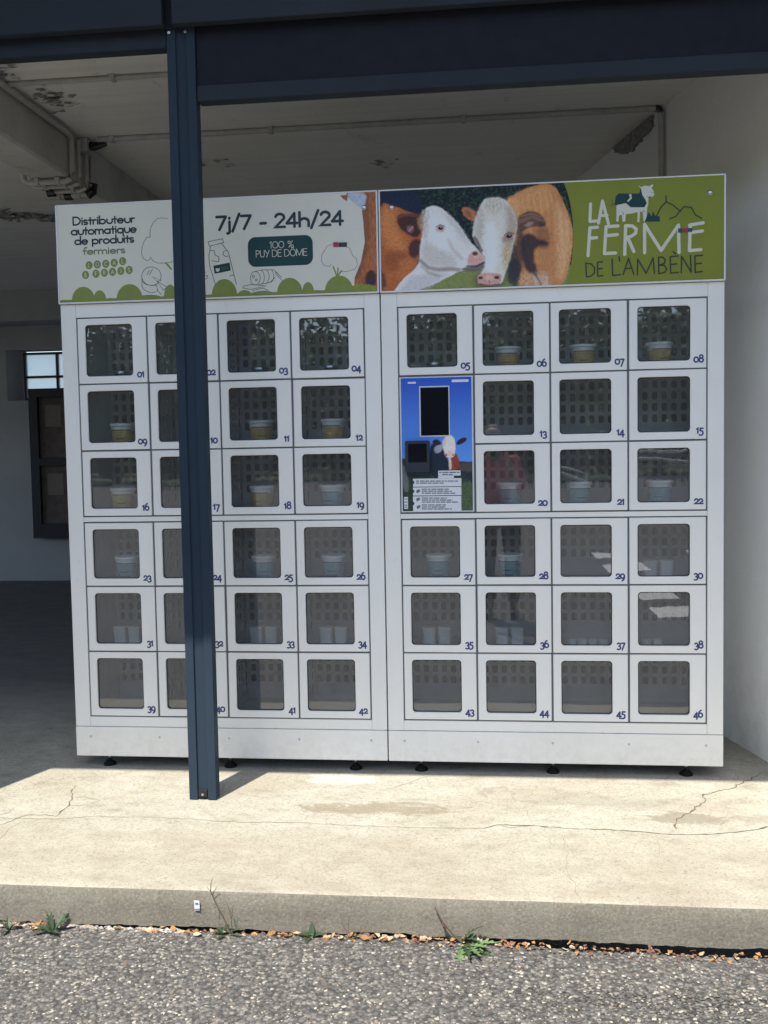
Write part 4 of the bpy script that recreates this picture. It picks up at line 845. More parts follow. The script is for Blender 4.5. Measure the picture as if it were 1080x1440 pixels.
    p.poly([(455, 486), (520, 472), (575, 450), (594, 440), (590, 470), (560, 496), (500, 500)], (84, 74, 76), 7, .9); p.poly([(498, 442), (516, 398), (552, 385), (582, 412), (586, 448), (545, 466), (503, 464)], (184, 140, 132), 8, tex=.2); fur([(520, 410), (550, 396), (570, 415), (545, 430)], (204, 162, 152), 8, .6); p.dot(542, 404, 15, (72, 38, 42), .95, 11); p.line([(500, 470), (550, 472), (588, 452)], 5, (58, 44, 48), .8)
    fur([(326, 272), (352, 248), (386, 260), (378, 288), (345, 292)], (164, 126, 116), 9, .75); p.poly([(342, 266), (358, 257), (374, 266), (366, 278), (350, 278)], (26, 18, 22), 3); p.line([(336, 262), (356, 250), (378, 258)], 3, (92, 72, 66), .8); p.dot(361, 264, 4, (160, 160, 170), .8); p.line([(258, 190), (265, 205), (275, 175)], 5, (110, 92, 80), .6)
    g_ = fbm(p.P[:, 0] / 100, p.P[:, 1] / 100, 30, 2)[:, None]; p.c *= 1 + .30 * (g_ - .4)
zz0, zz1 = ZT + .0072, ZSIGN - .0028
a0 = sp(535, 340)[0]; XR0 = CW + GAPX
def cow_outline(t_, k):
    z = zz0 + (zz1 - zz0) * k; u = 525 + 1060 / 3.789
    xc = sp(771 , 330)[0]; cz = (zz0 + zz1) / 2 - .005; xm = xc + .106 * math.sqrt(max(0, 1 - ((z - cz) / .262) ** 2)) - .012
    return (XR0 + .0064 + (xm - XR0 - .0064) * t_, z)
print_grid('cow_photo', cow_outline, 420, 210, YS - .0005, lambda q: (q - np.array([525, 250])) * 3.789, paint_cows, sR, (-XR0, 0, 0))
def paint_edge(p):
    p.fill((140, 84, 52)); t_ = fbm(p.P[:, 0] / 100 * 6, p.P[:, 1] / 100 * 1.3, 4)[:, None]; p.c *= 1 + (t_ - .47) * 1.4
    p.poly([(960, 20), (1000, 20), (995, 100), (1000, 250), (985, 380), (950, 480), (900, 560), (850, 560), (940, 400), (950, 200)], (96, 62, 48), 10, .6); p.poly([(968, 500), (1000, 455), (1035, 470), (1040, 540), (985, 580)], (44, 36, 44), 9, .95)
    p.poly([(870, 20), (985, 20), (978, 80), (960, 130), (905, 120), (885, 70)], (150, 158, 168), 7)
    p.poly([(890, 535), (1060, 545), (1060, 640), (880, 640)], (110, 118, 46), 4)
def edge_outline(t_, k):
    z = zz0 + (zz1 - zz0) * k; prof_ = [(0, 905), (.15, 912), (.3, 948), (.5, 972), (.7, 966), (.84, 958), (.88, 925), (.95, 885), (1, 872)]
    zx = np.interp(k, [a for a, _ in prof_], [b for _, b in prof_]); x = sp(270 + zx / 4, 340)[0]; return (x + (1.2935 - x) * t_, z)
print_grid('cow_photo_edge', edge_outline, 40, 130, YS - .00055, lambda q: (q - np.array([270, 265])) * 4, paint_edge, sL, (0, 0, 0))
mb = MB(); shape(mb, zM([(832, 40), (876, 36), (872, 72), (852, 60)]), YS - .0005); to_local(build(mb, 'cow_ear_print', simple('brown_print', (.24, .11, .05), .5), sL), sL)

# ---- green sign: hand lettering, cow emblem and hills
LT = [('LA', [[(182, 210), (178, 322)], [(178, 322), (218, 318)], [(232, 332), (258, 192)], [(258, 192), (295, 335)], [(240, 285), (286, 282)]], 2.0),
      ('FERME', [[(178, 362), (166, 538)], [(178, 362), (226, 358)], [(174, 428), (220, 424)],
                 [(280, 355), (270, 525)], [(280, 355), (356, 350)], [(276, 412), (352, 405)], [(270, 525), (340, 521)],
                 [(404, 348), (398, 530)], [(404, 348), (445, 350), (470, 368), (468, 395), (440, 415), (404, 425)], [(418, 425), (456, 512)],
                 [(524, 520), (524, 340)], [(524, 340), (628, 505)], [(628, 505), (738, 345)], [(738, 345), (742, 518)],
                 [(812, 345), (808, 506)], [(808, 345), (894, 330)], [(812, 392), (890, 382)], [(808, 506), (880, 500)]], 2.15)]
for s, st, w in LT: lines('lettering', st, zR, w / PPM, MAT['cream'], sR)
lines('lettering', [[(152, 585), (156, 672)], [(152, 585), (185, 590), (208, 615), (206, 648), (185, 668), (156, 672)], [(226, 580), (228, 668)], [(226, 580), (258, 577)], [(228, 622), (256, 619)], [(228, 668), (260, 665)],
      [(318, 560), (322, 664)], [(322, 664), (370, 658)], [(362, 545), (366, 572)], [(388, 658), (422, 555)], [(422, 555), (455, 655)], [(400, 620), (444, 616)],
      [(478, 658), (480, 560)], [(480, 560), (534, 650)], [(534, 650), (578, 552)], [(578, 552), (586, 650)], [(612, 548), (614, 652)], [(612, 548), (640, 548), (655, 566), (648, 588), (616, 598)], [(616, 598), (650, 600), (664, 622), (652, 644), (614, 652)],
      [(686, 545), (688, 648)], [(686, 545), (735, 540)], [(688, 594), (728, 590)], [(688, 648), (738, 644)], [(704, 514), (720, 526)], [(756, 648), (758, 542)], [(758, 542), (818, 642)], [(818, 642), (814, 538)],
      [(842, 540), (844, 644)], [(842, 540), (890, 536)], [(844, 590), (884, 586)], [(844, 644), (890, 638)]], zR, .95 / PPM, MAT['dgreen'], sR)
mb = MB()
shape(mb, zR([(346, 225), (352, 205), (520, 205), (545, 175), (548, 210), (540, 240), (535, 322), (518, 322), (512, 262), (496, 258), (490, 326), (478, 326), (480, 262), (440, 272), (405, 275), (402, 322), (384, 324), (380, 278), (362, 285), (358, 322), (345, 322)]), YS - .0005)
shape(mb, zR([(484, 92), (503, 104), (525, 94), (555, 98), (576, 84), (578, 100), (566, 106), (582, 130), (586, 155), (568, 170), (550, 162), (546, 205), (505, 150), (500, 112)]), YS - .00056)
emb = to_local(build(mb, 'cow_emblem', MAT['cream'], sR), sR)
mb = MB(); shape(mb, zR([(335, 220), (340, 165), (360, 145), (490, 145), (500, 108), (508, 150), (538, 205), (522, 232), (436, 232), (405, 205), (348, 218)]), YS - .0008)
shape(mb, zR([(525, 322), (548, 262), (568, 290), (578, 255), (590, 285), (620, 290), (620, 322)]), YS - .00084); to_local(build(mb, 'cow_patch', MAT['teal'], sR), sR)
mb = MB(); shape(mb, zR([(424, 150), (440, 148), (442, 178), (420, 198), (412, 192), (432, 172)]), YS - .0011); to_local(build(mb, 'cow_patch_spot', MAT['cream'], sR), sR)
lines('cow_emblem_line', [[(540, 165), (555, 172), (566, 160)], [(568, 138), (580, 142)], [(384, 262), (392, 280)], [(512, 250), (525, 262)]], zR, .0008, MAT['dgreen'], sR, -.0012)
lines('hill_outline', [[(600, 285), (625, 235), (660, 198), (700, 215), (752, 258)], [(660, 196), (660, 160)], [(682, 305), (720, 290), (748, 255), (775, 228), (820, 233), (845, 280), (886, 302)]], zR, .0024, MAT['dgreen'], sR)
lines('leaf_sprig', [[(318, 185), (322, 220)], [(308, 225), (335, 205)]], zR, .0008, MAT['dgreen'], sR)

# ---- payment panel
def zP(px): return [tuple(at(1, YPN, 555 + x / 7.2, 525 + y / 7.2)[[0, 2]]) for x, y in px]
YPN = -.001
pa = build(MB().box(MARG + OFF + .003, MARG + OFF + PITCH_ - .004, -.001, .02, ROWS[2][1] + .004, ROWS[1][0] - .004), 'payment_panel', MAT['silver'], cabR, bevel=.001)
def pl_(o): o.location = (-XR0, 0, 0); return o
def paint_panel(p):
    y = np.clip((p.P[:, 1] - 60) / 820, 0, 1)[:, None]; p.c = lin((40, 72, 160)) * (1 - y) + lin((78, 124, 190)) * y; t_ = (p.n2[:, None] - .47); p.c *= 1 + .06 * t_
    p.poly([(0, 870), (200, 850), (420, 885), (600, 880), (700, 895), (830, 890), (830, 1500), (0, 1500)], (34, 44, 48), 8, tex=.5); p.poly([(650, 905), (830, 900), (830, 1000), (640, 990)], (70, 66, 62), 10, .8)
    p.poly([(0, 1030), (830, 1010), (830, 1500), (0, 1500)], (42, 54, 44), 20, tex=.8, streak=(3, 8)); p.poly([(70, 900), (130, 1000), (150, 1200), (90, 1200), (60, 1000)], (130, 130, 128), 14, .35); p.poly([(650, 1100), (830, 1080), (830, 1500), (650, 1450)], (74, 92, 62), 20, .6, .8)
    p.poly([(360, 720), (420, 700), (500, 740), (540, 850), (545, 980), (480, 1060), (390, 1060), (350, 900)], (30, 38, 52), 7, tex=.4); p.poly([(560, 830), (610, 800), (640, 830), (665, 930), (640, 980), (580, 990), (545, 920)], (122, 56, 40), 6, tex=.5)
    p.poly([(545, 850), (570, 850), (580, 970), (550, 985)], (190, 178, 168), 6, .9); p.poly([(380, 680), (430, 662), (480, 705), (450, 735), (390, 715)], (40, 30, 36), 6); p.poly([(622, 700), (665, 655), (735, 648), (722, 690), (660, 722), (625, 725)], (36, 32, 40), 6)
    p.poly([(390, 745), (480, 715), (500, 760), (420, 830)], (150, 150, 158), 8, .8); p.poly([(480, 700), (510, 640), (560, 622), (600, 648), (618, 720), (612, 800), (600, 850), (520, 856), (500, 790)], (196, 186, 178), 6); p.poly([(500, 800), (540, 780), (605, 800), (600, 850), (520, 856)], (206, 166, 160), 6); p.dot(520, 826, 12, (70, 50, 54), .9); p.dot(592, 826, 10, (120, 84, 84), .9)
    p.poly([(490, 650), (520, 640), (520, 720), (490, 740)], (180, 150, 138), 8, .6)
bx = zP([(52, 62), (768, 50), (775, 1398), (70, 1400)])
px0, px1, pz0, pz1 = MARG + OFF + .0085 + XR0, MARG + OFF + PITCH_ - .0095 + XR0, ROWS[2][1] + .0085, ROWS[1][0] - .0085
print_grid('panel_photo', lambda a, b: (px0 + (px1 - px0) * a, pz0 + (pz1 - pz0) * b), 110, 200, -.0014, lambda q: (q - np.array([555, 525])) * 7.2, paint_panel, pa, (-XR0, 0, 0))
def prect(a, b):
    q = zP([a, b]); return min(q[0][0], q[1][0]), max(q[0][0], q[1][0]), min(q[0][1], q[1][1]), max(q[0][1], q[1][1])
x0, x1, z0, z1 = prect((246, 132), (560, 638)); sf = pl_(build(MB().loops([[(x, y, z) for x, z in rrect(x0, x1, z0, z1, .002)] for y in (-.0012, -.0030)], 0, False, True), 'screen_frame', MAT['silver'], pa, bevel=.0005))
x0, x1, z0, z1 = prect((260, 145), (550, 626)); pl_(build(MB().loops([[(x, y, z) for x, z in rrect(x0, x1, z0, z1, .001)] for y in (-.0029, -.0037)], 0, False, True), 'touch_screen', MAT['screen'], pa))
x0, x1, z0, z1 = prect((108, 685), (360, 1000)); pl_(build(MB().loops([[(x0 + (x - x0) * s_ + (1 - s_) * (x1 - x0) / 2, y, z0 + (z - z0) * s_ + (1 - s_) * (z1 - z0) / 2) for x, z in rrect(x0, x1, z0, z1, .006)] for y, s_ in ((-.0015, 1), (-.020, 1), (-.022, .97))], 0, False, True), 'card_terminal', simple('terminal_housing', (.017, .024, .036), .4), pa))
x0, x1, z0, z1 = prect((140, 715), (330, 900)); pl_(build(MB().loops([[(x, y, z) for x, z in rrect(x0, x1, z0, z1, .003)] for y in (-.0219, -.0226)], 0, False, True), 'terminal_display', MAT['screen'], pa))
x0, x1, z0, z1 = prect((128, 1000), (350, 1030)); pl_(build(MB().box(x0, x1, -.014, -.0016, z0, z1), 'card_slot', MAT['anth'], pa, bevel=.001))
for a, b in (((185, 1068), (676, 1142)), ((185, 1156), (676, 1232)), ((185, 1246), (676, 1392)), ((440, 986), (668, 1034)), ((440, 1040), (600, 1060)), ((578, 64), (748, 86)), ((95, 1252), (136, 1372)), ((132, 88), (215, 104))):
    x0, x1, z0, z1 = prect(a, b); mb = MB(); shape(mb, rrect(x0, x1, z0, z1, .0012, 3), -.0019); pl_(build(mb, 'instruction_label', MAT['paper'], pa))
mb = MB(); rr = random.Random(3)
def bar(a, b, dy=0): x0, x1, z0, z1 = prect(a, b); shape(mb, [(x0, z0), (x1, z0), (x1, z1), (x0, z1)], -.0023 - dy)
for y, xa, xe in ((1086, 215, 640), (1106, 215, 500), (1168, 275, 555), (1188, 275, 580), (1208, 275, 615), (1258, 275, 530), (1278, 275, 585), (1298, 275, 640), (1328, 275, 520), (1348, 275, 520), (1368, 275, 580), (998, 450, 655), (1018, 480, 590)):
    x = xa
    while x < xe: w_ = rr.uniform(22, 70); bar((x, y), (min(x + w_, xe), y + 10)); x += w_ + 7
for y in (1268, 1300, 1330, 1350): bar((100, y), (130, y + 9))
for zx, zy in ((236, 1195), (236, 1278), (240, 1355)): bar((zx - 16, zy - 14), (zx + 4, zy + 16)); bar((zx - 2, zy - 20), (zx + 20, zy + 8), .0001)
pl_(build(mb, 'instruction_text', MAT['greyline'], pa))
for zy in (1105, 1194, 1318):
    q = zP([(184, zy)])[0]; mb = MB(); shape(mb, [(q[0] + .0062 * math.cos(R(a)), q[1] + .0068 * math.sin(R(a))) for a in range(0, 360, 20)], -.0026); pl_(build(mb, 'step_marker', MAT['ink'], pa))

# ---------------------------------------------------------------- goods in the lockers
def pot_meshes(band, r0=.038, r1=.050, h=.106):
    n = 28
    cup = fixn(MB().lathe([(r0 - .004, 0), (r0, .003), (r0 + (r1 - r0) * .9, h - .014), (r1 - .002, h - .006)], n=n).mesh('cup', MAT['pot_white'], True))
    lid = fixn(MB().lathe([(r1 - .001, h - .012), (r1 + .003, h - .011), (r1 + .0035, h - .003), (r1 + .001, h), (r1 - .006, h), (r1 - .008, h - .002)], n=n).mesh('lid', MAT['lid_white'], True))
    z0, z1 = .012, h - .032; rr_ = lambda z: r0 + (r1 - r0) * .9 * (z - .003) / (h - .017) + .0005
    bd = fixn(MB().lathe([(rr_(z0), z0), (rr_(z1), z1)], n=n, caps=False).mesh('label', band, True))
    mb = MB()
    for k, (zz, a0, a1) in enumerate(((z1 + .004, -150, -30), (z0 + .012, -130, -60), ((z0 + z1) / 2, -115, -70))):
        P = [R(a0 + (a1 - a0) * i / 10) for i in range(11)]; ra = rr_(zz) + .0006 + .0001 * k
        mb.loops([[(ra * math.cos(a), ra * math.sin(a), zz - .003) for a in P], [(ra * math.cos(a), ra * math.sin(a), zz + .003) for a in P]], 0, closed=False)
    tx = fixn(mb.mesh('label_print', MAT['pot_brown' if band != MAT['pot_teal'] else 'tealprint'], True))
    return cup, lid, bd, tx
PY, PT = pot_meshes(MAT['pot_yellow']), pot_meshes(MAT['pot_teal'])
def pot(num, ms, color, dx=0, y=.12):
    x, z = CELL[num]; e = empty('yogurt_pot', (x + dx - .012, y, z)); e.rotation_euler = (0, 0, random.uniform(-.35, .35))
    tag(e, 'white pot with %s label, %s' % (color, PLACE[num]), 'yogurt pot', 'pots standing in the lockers')
    for nm, me in zip(('cup', 'lid', 'label', 'label_print'), ms): link(nm, me, e)
for num in (6, 7, 8, 9, 10, 11, 12, 16, 17, 18): pot(num, PY, 'yellow', {12: .01, 16: -.01}.get(num, 0))
for num in (19, 20, 21, 22, 23, 25, 26, 27, 28): pot(num, PT, 'blue green', {27: .005, 21: -.02}.get(num, 0))
jm = fixn(MB().lathe([(.030, 0), (.034, .004), (.034, .034), (.030, .040)], n=24).mesh('glass_body', MAT['jar'], True)); jl = fixn(MB().lathe([(.034, .0405), (.0345, .042), (.0345, .053), (.032, .055)], n=24).mesh('metal_lid', MAT['steel'], True))
for num in (1, 3, 4, 5):
    x, z = CELL[num]; e = empty('small_jar', (x - .012, .13, z)); tag(e, 'low dark jar with metal lid, %s' % PLACE[num], 'jar', 'jars standing in the lockers'); link('glass_body', jm, e); link('metal_lid', jl, e)
def tub(s, ht):                                 # square tub with rounded corners
    mb = MB(); L = []
    for k, z in ((.82, 0), (.86, .003), (1, ht - .003), (1.06, ht - .002), (1.06, ht)): L.append([(x * k, y * k, z) for x, y in rrect(-s, s, -s, s, .010, 4)])
    return fixn(mb.loops(L, 0, True, False).mesh('tub', MAT['pot_white'], True)), fixn(MB().loops([[(x * 1.055, y * 1.055, ht + .0003) for x, y in rrect(-s, s, -s, s, .010, 4)], [(x * 1.02, y * 1.02, ht + .0012) for x, y in rrect(-s, s, -s, s, .010, 4)]], 0, True, True).mesh('film_lid', MAT['pot_white'], True))
tm, tf = tub(.0275, .076); sm_, sf_ = tub(.019, .030)
for num in (30, 31, 33, 34, 35, 36):
    x, z = CELL[num]; e = empty('twin_yogurt_pack', (x - .018, .12, z)); tag(e, 'pair of plain white tubs, %s' % PLACE[num], 'yogurt pack', 'twin packs of white tubs in the lockers')
    for sx_ in (-1, 1): a = link('tub', tm, e, (sx_ * .0315, 0, 0)); link('film_lid', tf, a)
for num in (37, 38):
    x, z = CELL[num]; e = empty('small_tub_pack', (x, .12, z)); tag(e, 'row of tiny white tubs, %s' % PLACE[num], 'yogurt pack', 'small tub packs in the lockers')
    for k in range(4 if num == 37 else 2): a = link('tub', sm_, e, ((k - 1.5) * .042, 0, 0)); link('film_lid', sf_, a)

# ---------------------------------------------------------------- kerb-side details
# paper label stuck on the kerb
q = at(1, YE - .003, 277, 1274); e = empty('kerb_sticker', tuple(q)); tag(e, 'small torn white paper sticker on the kerb face', 'sticker')
mb = MB(); mb.add([(-.008, 0, -.014), (.008, -.0005, -.013), (.0075, -.001, .017), (-.0085, -.0015, .018), (-.008, .0, -.0005), (.008, -.0004, .001)], [(0, 1, 5, 4), (4, 5, 2, 3)]); build(mb, 'paper', MAT['paper'], e)
mb = MB(); mb.add([(-.005, -.0022, .010), (.005, -.0022, .0105), (.005, -.0022, .006), (-.005, -.0022, .0055)], [(0, 1, 2, 3)]); mb.add([(-.008, -.0013, -.008), (.008, -.0016, -.007), (.008, -.0016, -.010), (-.008, -.0013, -.011)], [(0, 1, 2, 3)]); build(mb, 'printed_lines', MAT['greyline'], e)
# gravel and litter in the joint
def jointarea(x0, x1):
    def f(rr): x = rr.uniform(x0, x1); return x, rr.uniform(road_edge(x) - .012, YE - .001)
    return f
def fillz(x, y): return ZR - (.008 if x < 1.45 else .040)
pale = [(.48, .45, .41)] * 4 + [(.36, .33, .28)] * 3 + [(.30, .22, .16)] * 2 + [(.22, .21, .20)] * 2
o = link('joint_gravel', stones(620, jointarea(.10, .80), (.003, .009), pale, 11, lambda x, y: ZR - .002, .7)); tag(o, 'pale broken mortar and gravel along the kerb at left', 'gravel', kind='stuff')
o = link('joint_gravel', stones(900, jointarea(.8, 1.62), (.003, .009), [(.40, .36, .31), (.30, .22, .15), (.22, .17, .13), (.50, .46, .42), (.14, .12, .10)], 12, lambda x, y: ZR - .010 - max(0, x - 1.4) * .05, .7)); tag(o, 'brown grit and small stones along the kerb, from middle to right', 'gravel', kind='stuff')
def leafmesh(s, rr, curl=.4, tip=1.0):
    mb = MB(); n = 6; L = []
    for i in range(n + 1):
        t_ = i / n; w_ = s * rr.uniform(.22, .42) * math.sin(PI * min(1, t_ ** .8 * .96 + .02)); z = s * curl * (t_ - .5) ** 2 + rr.uniform(-.03, .03) * s
        L.append([(t_ * s, -w_, z + w_ * .5), (t_ * s, 0, z), (t_ * s, w_, z + w_ * .45)])
    mb.loops(L, 0, closed=False); return mb
rr = random.Random(21); lm = [leafmesh(1, rr, c_) for c_ in (.15, .25, .6, .1)]
def litter(n, fx, cols, seed, smin, smax, zf):
    rr = random.Random(seed); mb = MB()
    for i in range(n):
        x, y = fx(rr); z = zf(x, y) + rr.uniform(0, .008); s = rr.uniform(smin, smax); src = rr.choice(lm)
        mt = Matrix.Translation((x, y, z)) @ Matrix.Rotation(rr.uniform(0, 6.28), 4, 'Z') @ Matrix.Rotation(rr.uniform(-.5, .5), 4, 'X') @ Matrix.Rotation(rr.uniform(-.45, .45), 4, 'Y') @ Matrix.Scale(s, 4)
        b = len(mb.v); mb.v += [tuple(mt @ Vector(v)) for v in src.v]; k = rr.randrange(cols)
        for f in src.f: mb.f.append(tuple(b + i_ for i_ in f)); mb.m.append(k)
    return mb
def lx(rr):
    x = rr.choice([rr.uniform(.2, .45), rr.gauss(.78, .10), rr.gauss(1.12, .12), rr.gauss(1.45, .12), rr.uniform(.8, 1.75), rr.uniform(1.5, 1.8)]); return x, rr.uniform(road_edge(x) - .022, YE - .004)
o = build(litter(300, lx, 3, 5, .008, .032, lambda x, y: ZR - .006 if x < 1.55 else ZR - .014), 'leaf_litter', [MAT['drya'], MAT['dryb'], MAT['dryc']]); tag(o, 'crumpled orange and tan dry leaves caught along the kerb', 'dry leaves', kind='stuff')
def lx2(rr): x = rr.uniform(1.5, 2.7); y = road_edge(x) - abs(rr.gauss(0, .022)); return x, y
o = build(litter(230, lx2, 3, 6, .005, .020, lambda x, y: zroad(x, y) + .003), 'leaf_crumbs', [MAT['drya'], MAT['dryb'], MAT['dryc']]); tag(o, 'small orange leaf crumbs scattered on asphalt near kerb at right', 'leaf crumbs', kind='stuff')
# weeds
def blade(mb, base, az, el, length, wid, droop, lobes=0, m=0, rr=random):
    n = 12 if lobes else 7; p = Vector(base); a = el; L = []; st_ = length / n
    side = Vector((-math.sin(az), math.cos(az), 0))
    for i in range(n + 1):
        t_ = i / n; w_ = wid * (math.sin(PI * (t_ ** .7 * .93 + .05)))
        if lobes: w_ *= (1.15 if i % 2 else .38) * rr.uniform(.8, 1.2)
        d_ = Vector((math.cos(az) * math.cos(a), math.sin(az) * math.cos(a), math.sin(a))); up = side.cross(d_)
        fw = d_ * (w_ * (.5 if lobes and i % 2 else .1))
        L.append([p + side * w_ - up * w_ * .3 + fw, p, p - side * w_ - up * w_ * .3 + fw]); p = p + d_ * st_; a -= droop / n
    mb.loops(L, m, closed=False)
def weed(u, v, label, leaves, stems=(), seed=1, mats=('leafg',)):
    p = at(2, ZR, u, v); p[1] = min(p[1], YE - .006); rr = random.Random(seed); e = empty('weed', (p[0], p[1], ZR - .004)); tag(e, label, 'weed')
    for az, el, ln, wd, dr, lob, k in leaves:
        mb = MB(); blade(mb, (rr.uniform(-.006, .006), rr.uniform(-.006, .004), 0), R(az), R(el), ln, wd, R(dr), lob, 0, rr); build(mb, 'leaf', MAT[mats[k]], e, smooth=False)
    for P, r in stems: build(MB().tube(P, r, 6), 'stem', MAT['twig'], e, smooth=True)
    return e
weed(72, 1311, 'low dark green weed with broad jagged leaves at the far left kerb', [(140, 70, .07, .014, 40, 1, 0), (60, 60, .075, .014, 55, 1, 0), (-40, 45, .06, .012, 50, 1, 0), (-140, 40, .06, .012, 50, 1, 0), (20, 50, .085, .012, 30, 1, 0), (170, 45, .06, .014, 60, 1, 0), (100, 80, .06, .010, 20, 0, 0)], seed=2)
weed(14, 1308, 'small dark weed touching the left edge of the photo by the kerb', [(0, 60, .05, .010, 50, 1, 0), (120, 60, .05, .010, 40, 1, 0), (180, 50, .06, .010, 50, 1, 0), (-90, 40, .045, .010, 50, 1, 0)], seed=3)
tw = [([(.010, 0, 0), (-.010, .004, .05), (-.035, .010, .09), (-.052, .015, .125), (-.050, .015, .150), (-.045, .016, .165)], [.0022, .002, .0018, .0015, .001, .0006]), ([(-.052, .015, .125), (-.062, .012, .140)], [.001, .0005]), ([(-.046, .014, .120), (-.030, .012, .142)], [.001, .0005]),
      ([(.014, 0, 0), (.012, .004, .04), (.006, .006, .075), (-.004, .006, .10)], [.0016, .0014, .0012, .0006]), ([(.012, .004, .05), (.018, .004, .09)], [.001, .0005]), ([(-.034, .010, .088), (-.040, .004, .075)], [.001, .0006])]
weed(320, 1314, 'dry branching twig rising against the kerb from green leaves', [(150, 35, .05, .010, 30, 1, 0), (190, 30, .055, .010, 40, 1, 0), (-120, 25, .045, .009, 30, 1, 0), (-20, 20, .06, .008, 30, 1, 0), (20, 40, .05, .009, 50, 1, 0), (120, 50, .04, .009, 40, 1, 0)], tw, 4)
weed(437, 1318, 'tiny green sprout in the leaves at the middle of the kerb', [(90, 75, .045, .009, 20, 0, 0), (0, 40, .045, .012, 60, 0, 0), (180, 35, .045, .013, 60, 0, 0), (-90, 30, .04, .010, 50, 0, 0)], seed=5)
weed(492, 1322, 'sparse wiry sprout with thin bare stems right of the sprout', [(30, 30, .05, .003, 10, 0, 0)], [([(0, 0, 0), (-.01, .002, .03), (-.025, .004, .055)], .0009), ([(0, 0, 0), (.015, .002, .025), (.03, .002, .032)], .0011), ([(0, 0, 0), (-.004, .0, .04), (-.002, 0, .06)], .0007)], 6)
wl = []
rr = random.Random(9)
for k in range(13): wl.append((rr.uniform(-95, 5), rr.uniform(0, 22), rr.uniform(.075, .135), rr.uniform(.011, .019), rr.uniform(5, 40), 1, 1 if k % 3 else 0))
for k in range(12): wl.append((rr.uniform(-30, 150), rr.uniform(25, 70), rr.uniform(.05, .09), rr.uniform(.008, .014), rr.uniform(60, 140), 1, 0))
weed(652, 1326, 'largest weed, with pale feathery leaves spilling onto the asphalt and one dark stalk', wl, [([(0, 0, 0), (-.03, .002, .026), (-.060, .004, .062), (-.082, .006, .105)], [.0034, .0030, .0026, .0016]), ([(-.05, .004, .044), (-.058, .000, .052), (-.062, .002, .062)], [.003, .0035, .001]), ([(0, 0, .004), (.03, -.012, .012), (.06, -.02, .008)], [.0022, .0018, .001])], 10, ('leafg', 'leafl'))
weed(1010, 1100, '', [], []) if False else None

# ---------------------------------------------------------------- across the road (mirrored in the locker glass)
def marking(pts, label):
    mb = MB(); mb.add([(x, y, ZR + .004) for x, y in pts], [tuple(range(len(pts)))]); o = build(mb, 'road_marking', MAT['roadpaint']); tag(o, kind='structure')
for ys_ in ((-4.4, -4.95), (-5.4, -5.85), (-7.6, -8.5), (-9.2, -9.85)):
    for x0 in (3.05, 4.15, 5.3): marking([(x0, ys_[0]), (x0 + .36, ys_[0] - .1), (x0 + .36, ys_[1] - .1), (x0, ys_[1])], '')
mb = MB(); mb.box(-90, 90, -120, -38, ZR - .3, ZR + .10); tag(build(mb, 'grass_verge', MAT['grass']), kind='structure')
def clumps(n, ncl, box, sd, smin, smax, seed):
    rr = np.random.RandomState(seed); cl = rr.rand(ncl, 3) * (np.array(box[1]) - np.array(box[0])) + np.array(box[0]); c = cl[rr.randint(0, ncl, n)] + rr.randn(n, 3) * sd
    d1 = rr.randn(n, 3); d1 /= np.linalg.norm(d1, axis=1)[:, None]; d2 = np.cross(d1, rr.randn(n, 3)); d2 /= np.linalg.norm(d2, axis=1)[:, None]; s = rr.uniform(smin, smax, (n, 1))
    v = np.stack([c - d1 * s, c + d2 * s * .5, c + d1 * s, c - d2 * s * .5], 1).reshape(-1, 3); return v.tolist(), np.arange(n * 4).reshape(-1, 4).tolist()
v, f = clumps(60000, 420, ((-60, -58, .3), (60, -50, 10.5)), (1.3, .8, .9), .18, .5, 40); me = bpy.data.meshes.new('wood'); me.from_pydata(v, [], f); me.materials.append(MAT['foliage']); o = link('wood', me); tag(o, 'far off dense wood edge across the road', 'wood', kind='stuff')
mb = MB(); xs = np.linspace(-90, 90, 120); mb.loops([[(x, -60 - 6 * float(vnoise(x, 3, .15)), ZR), (x, -61 - 6 * float(vnoise(x, 3, .15)), 7.5 + 4 * float(fbm(x, 1, .12))), (x, -78, 9 + 4 * float(fbm(x, 1, .12))), (x, -90, ZR)] for x in xs], 0, closed=False); o = build(mb, 'wooded_hill', MAT['foliage']); tag(o, kind='structure')
def tree(x, y, h, seed):
    rr = np.random.RandomState(seed); e = empty('tree', (x, y, ZR + .1)); tag(e, ('left-most', 'second', 'third', 'fourth', 'fifth', 'sixth', 'seventh', 'right-most')[seed - 1] + ' leafy tree of the row across the road', 'tree', 'trees across the road')
    mb = MB(); mb.tube([(0, 0, 0), (.08, .05, h * .3), (-.05, .1, h * .6), (.1, .1, h * .85)], [.22, .17, .10, .04], 10)
    for k in range(5):
        a = k * 1.3 + seed; z = h * (.32 + .09 * k); mb.tube([(0, .05, z), (math.cos(a) * .9, math.sin(a) * .9, z + .7), (math.cos(a) * 1.7, math.sin(a) * 1.7, z + 1.1)], [.08, .05, .02], 7)
    build(mb, 'trunk', MAT['bark'], e, smooth=True)
    n = 6000; cl = rr.randn(34, 3) * np.array([1.35, 1.35, 1.1]) + np.array([0, 0, h * .62]); c = cl[rr.randint(0, 34, n)] + rr.randn(n, 3) * .45
    d1 = rr.randn(n, 3); d1 /= np.linalg.norm(d1, axis=1)[:, None]; d2 = np.cross(d1, rr.randn(n, 3)); d2 /= np.linalg.norm(d2, axis=1)[:, None]; s = rr.uniform(.07, .17, (n, 1))
    v = np.stack([c - d1 * s, c + d2 * s * .5, c + d1 * s, c - d2 * s * .5], 1).reshape(-1, 3); f = np.arange(n * 4).reshape(-1, 4)
    me = bpy.data.meshes.new('crown'); me.from_pydata(v.tolist(), [], f.tolist()); me.materials.append(MAT['foliage']); link('crown', me, e)
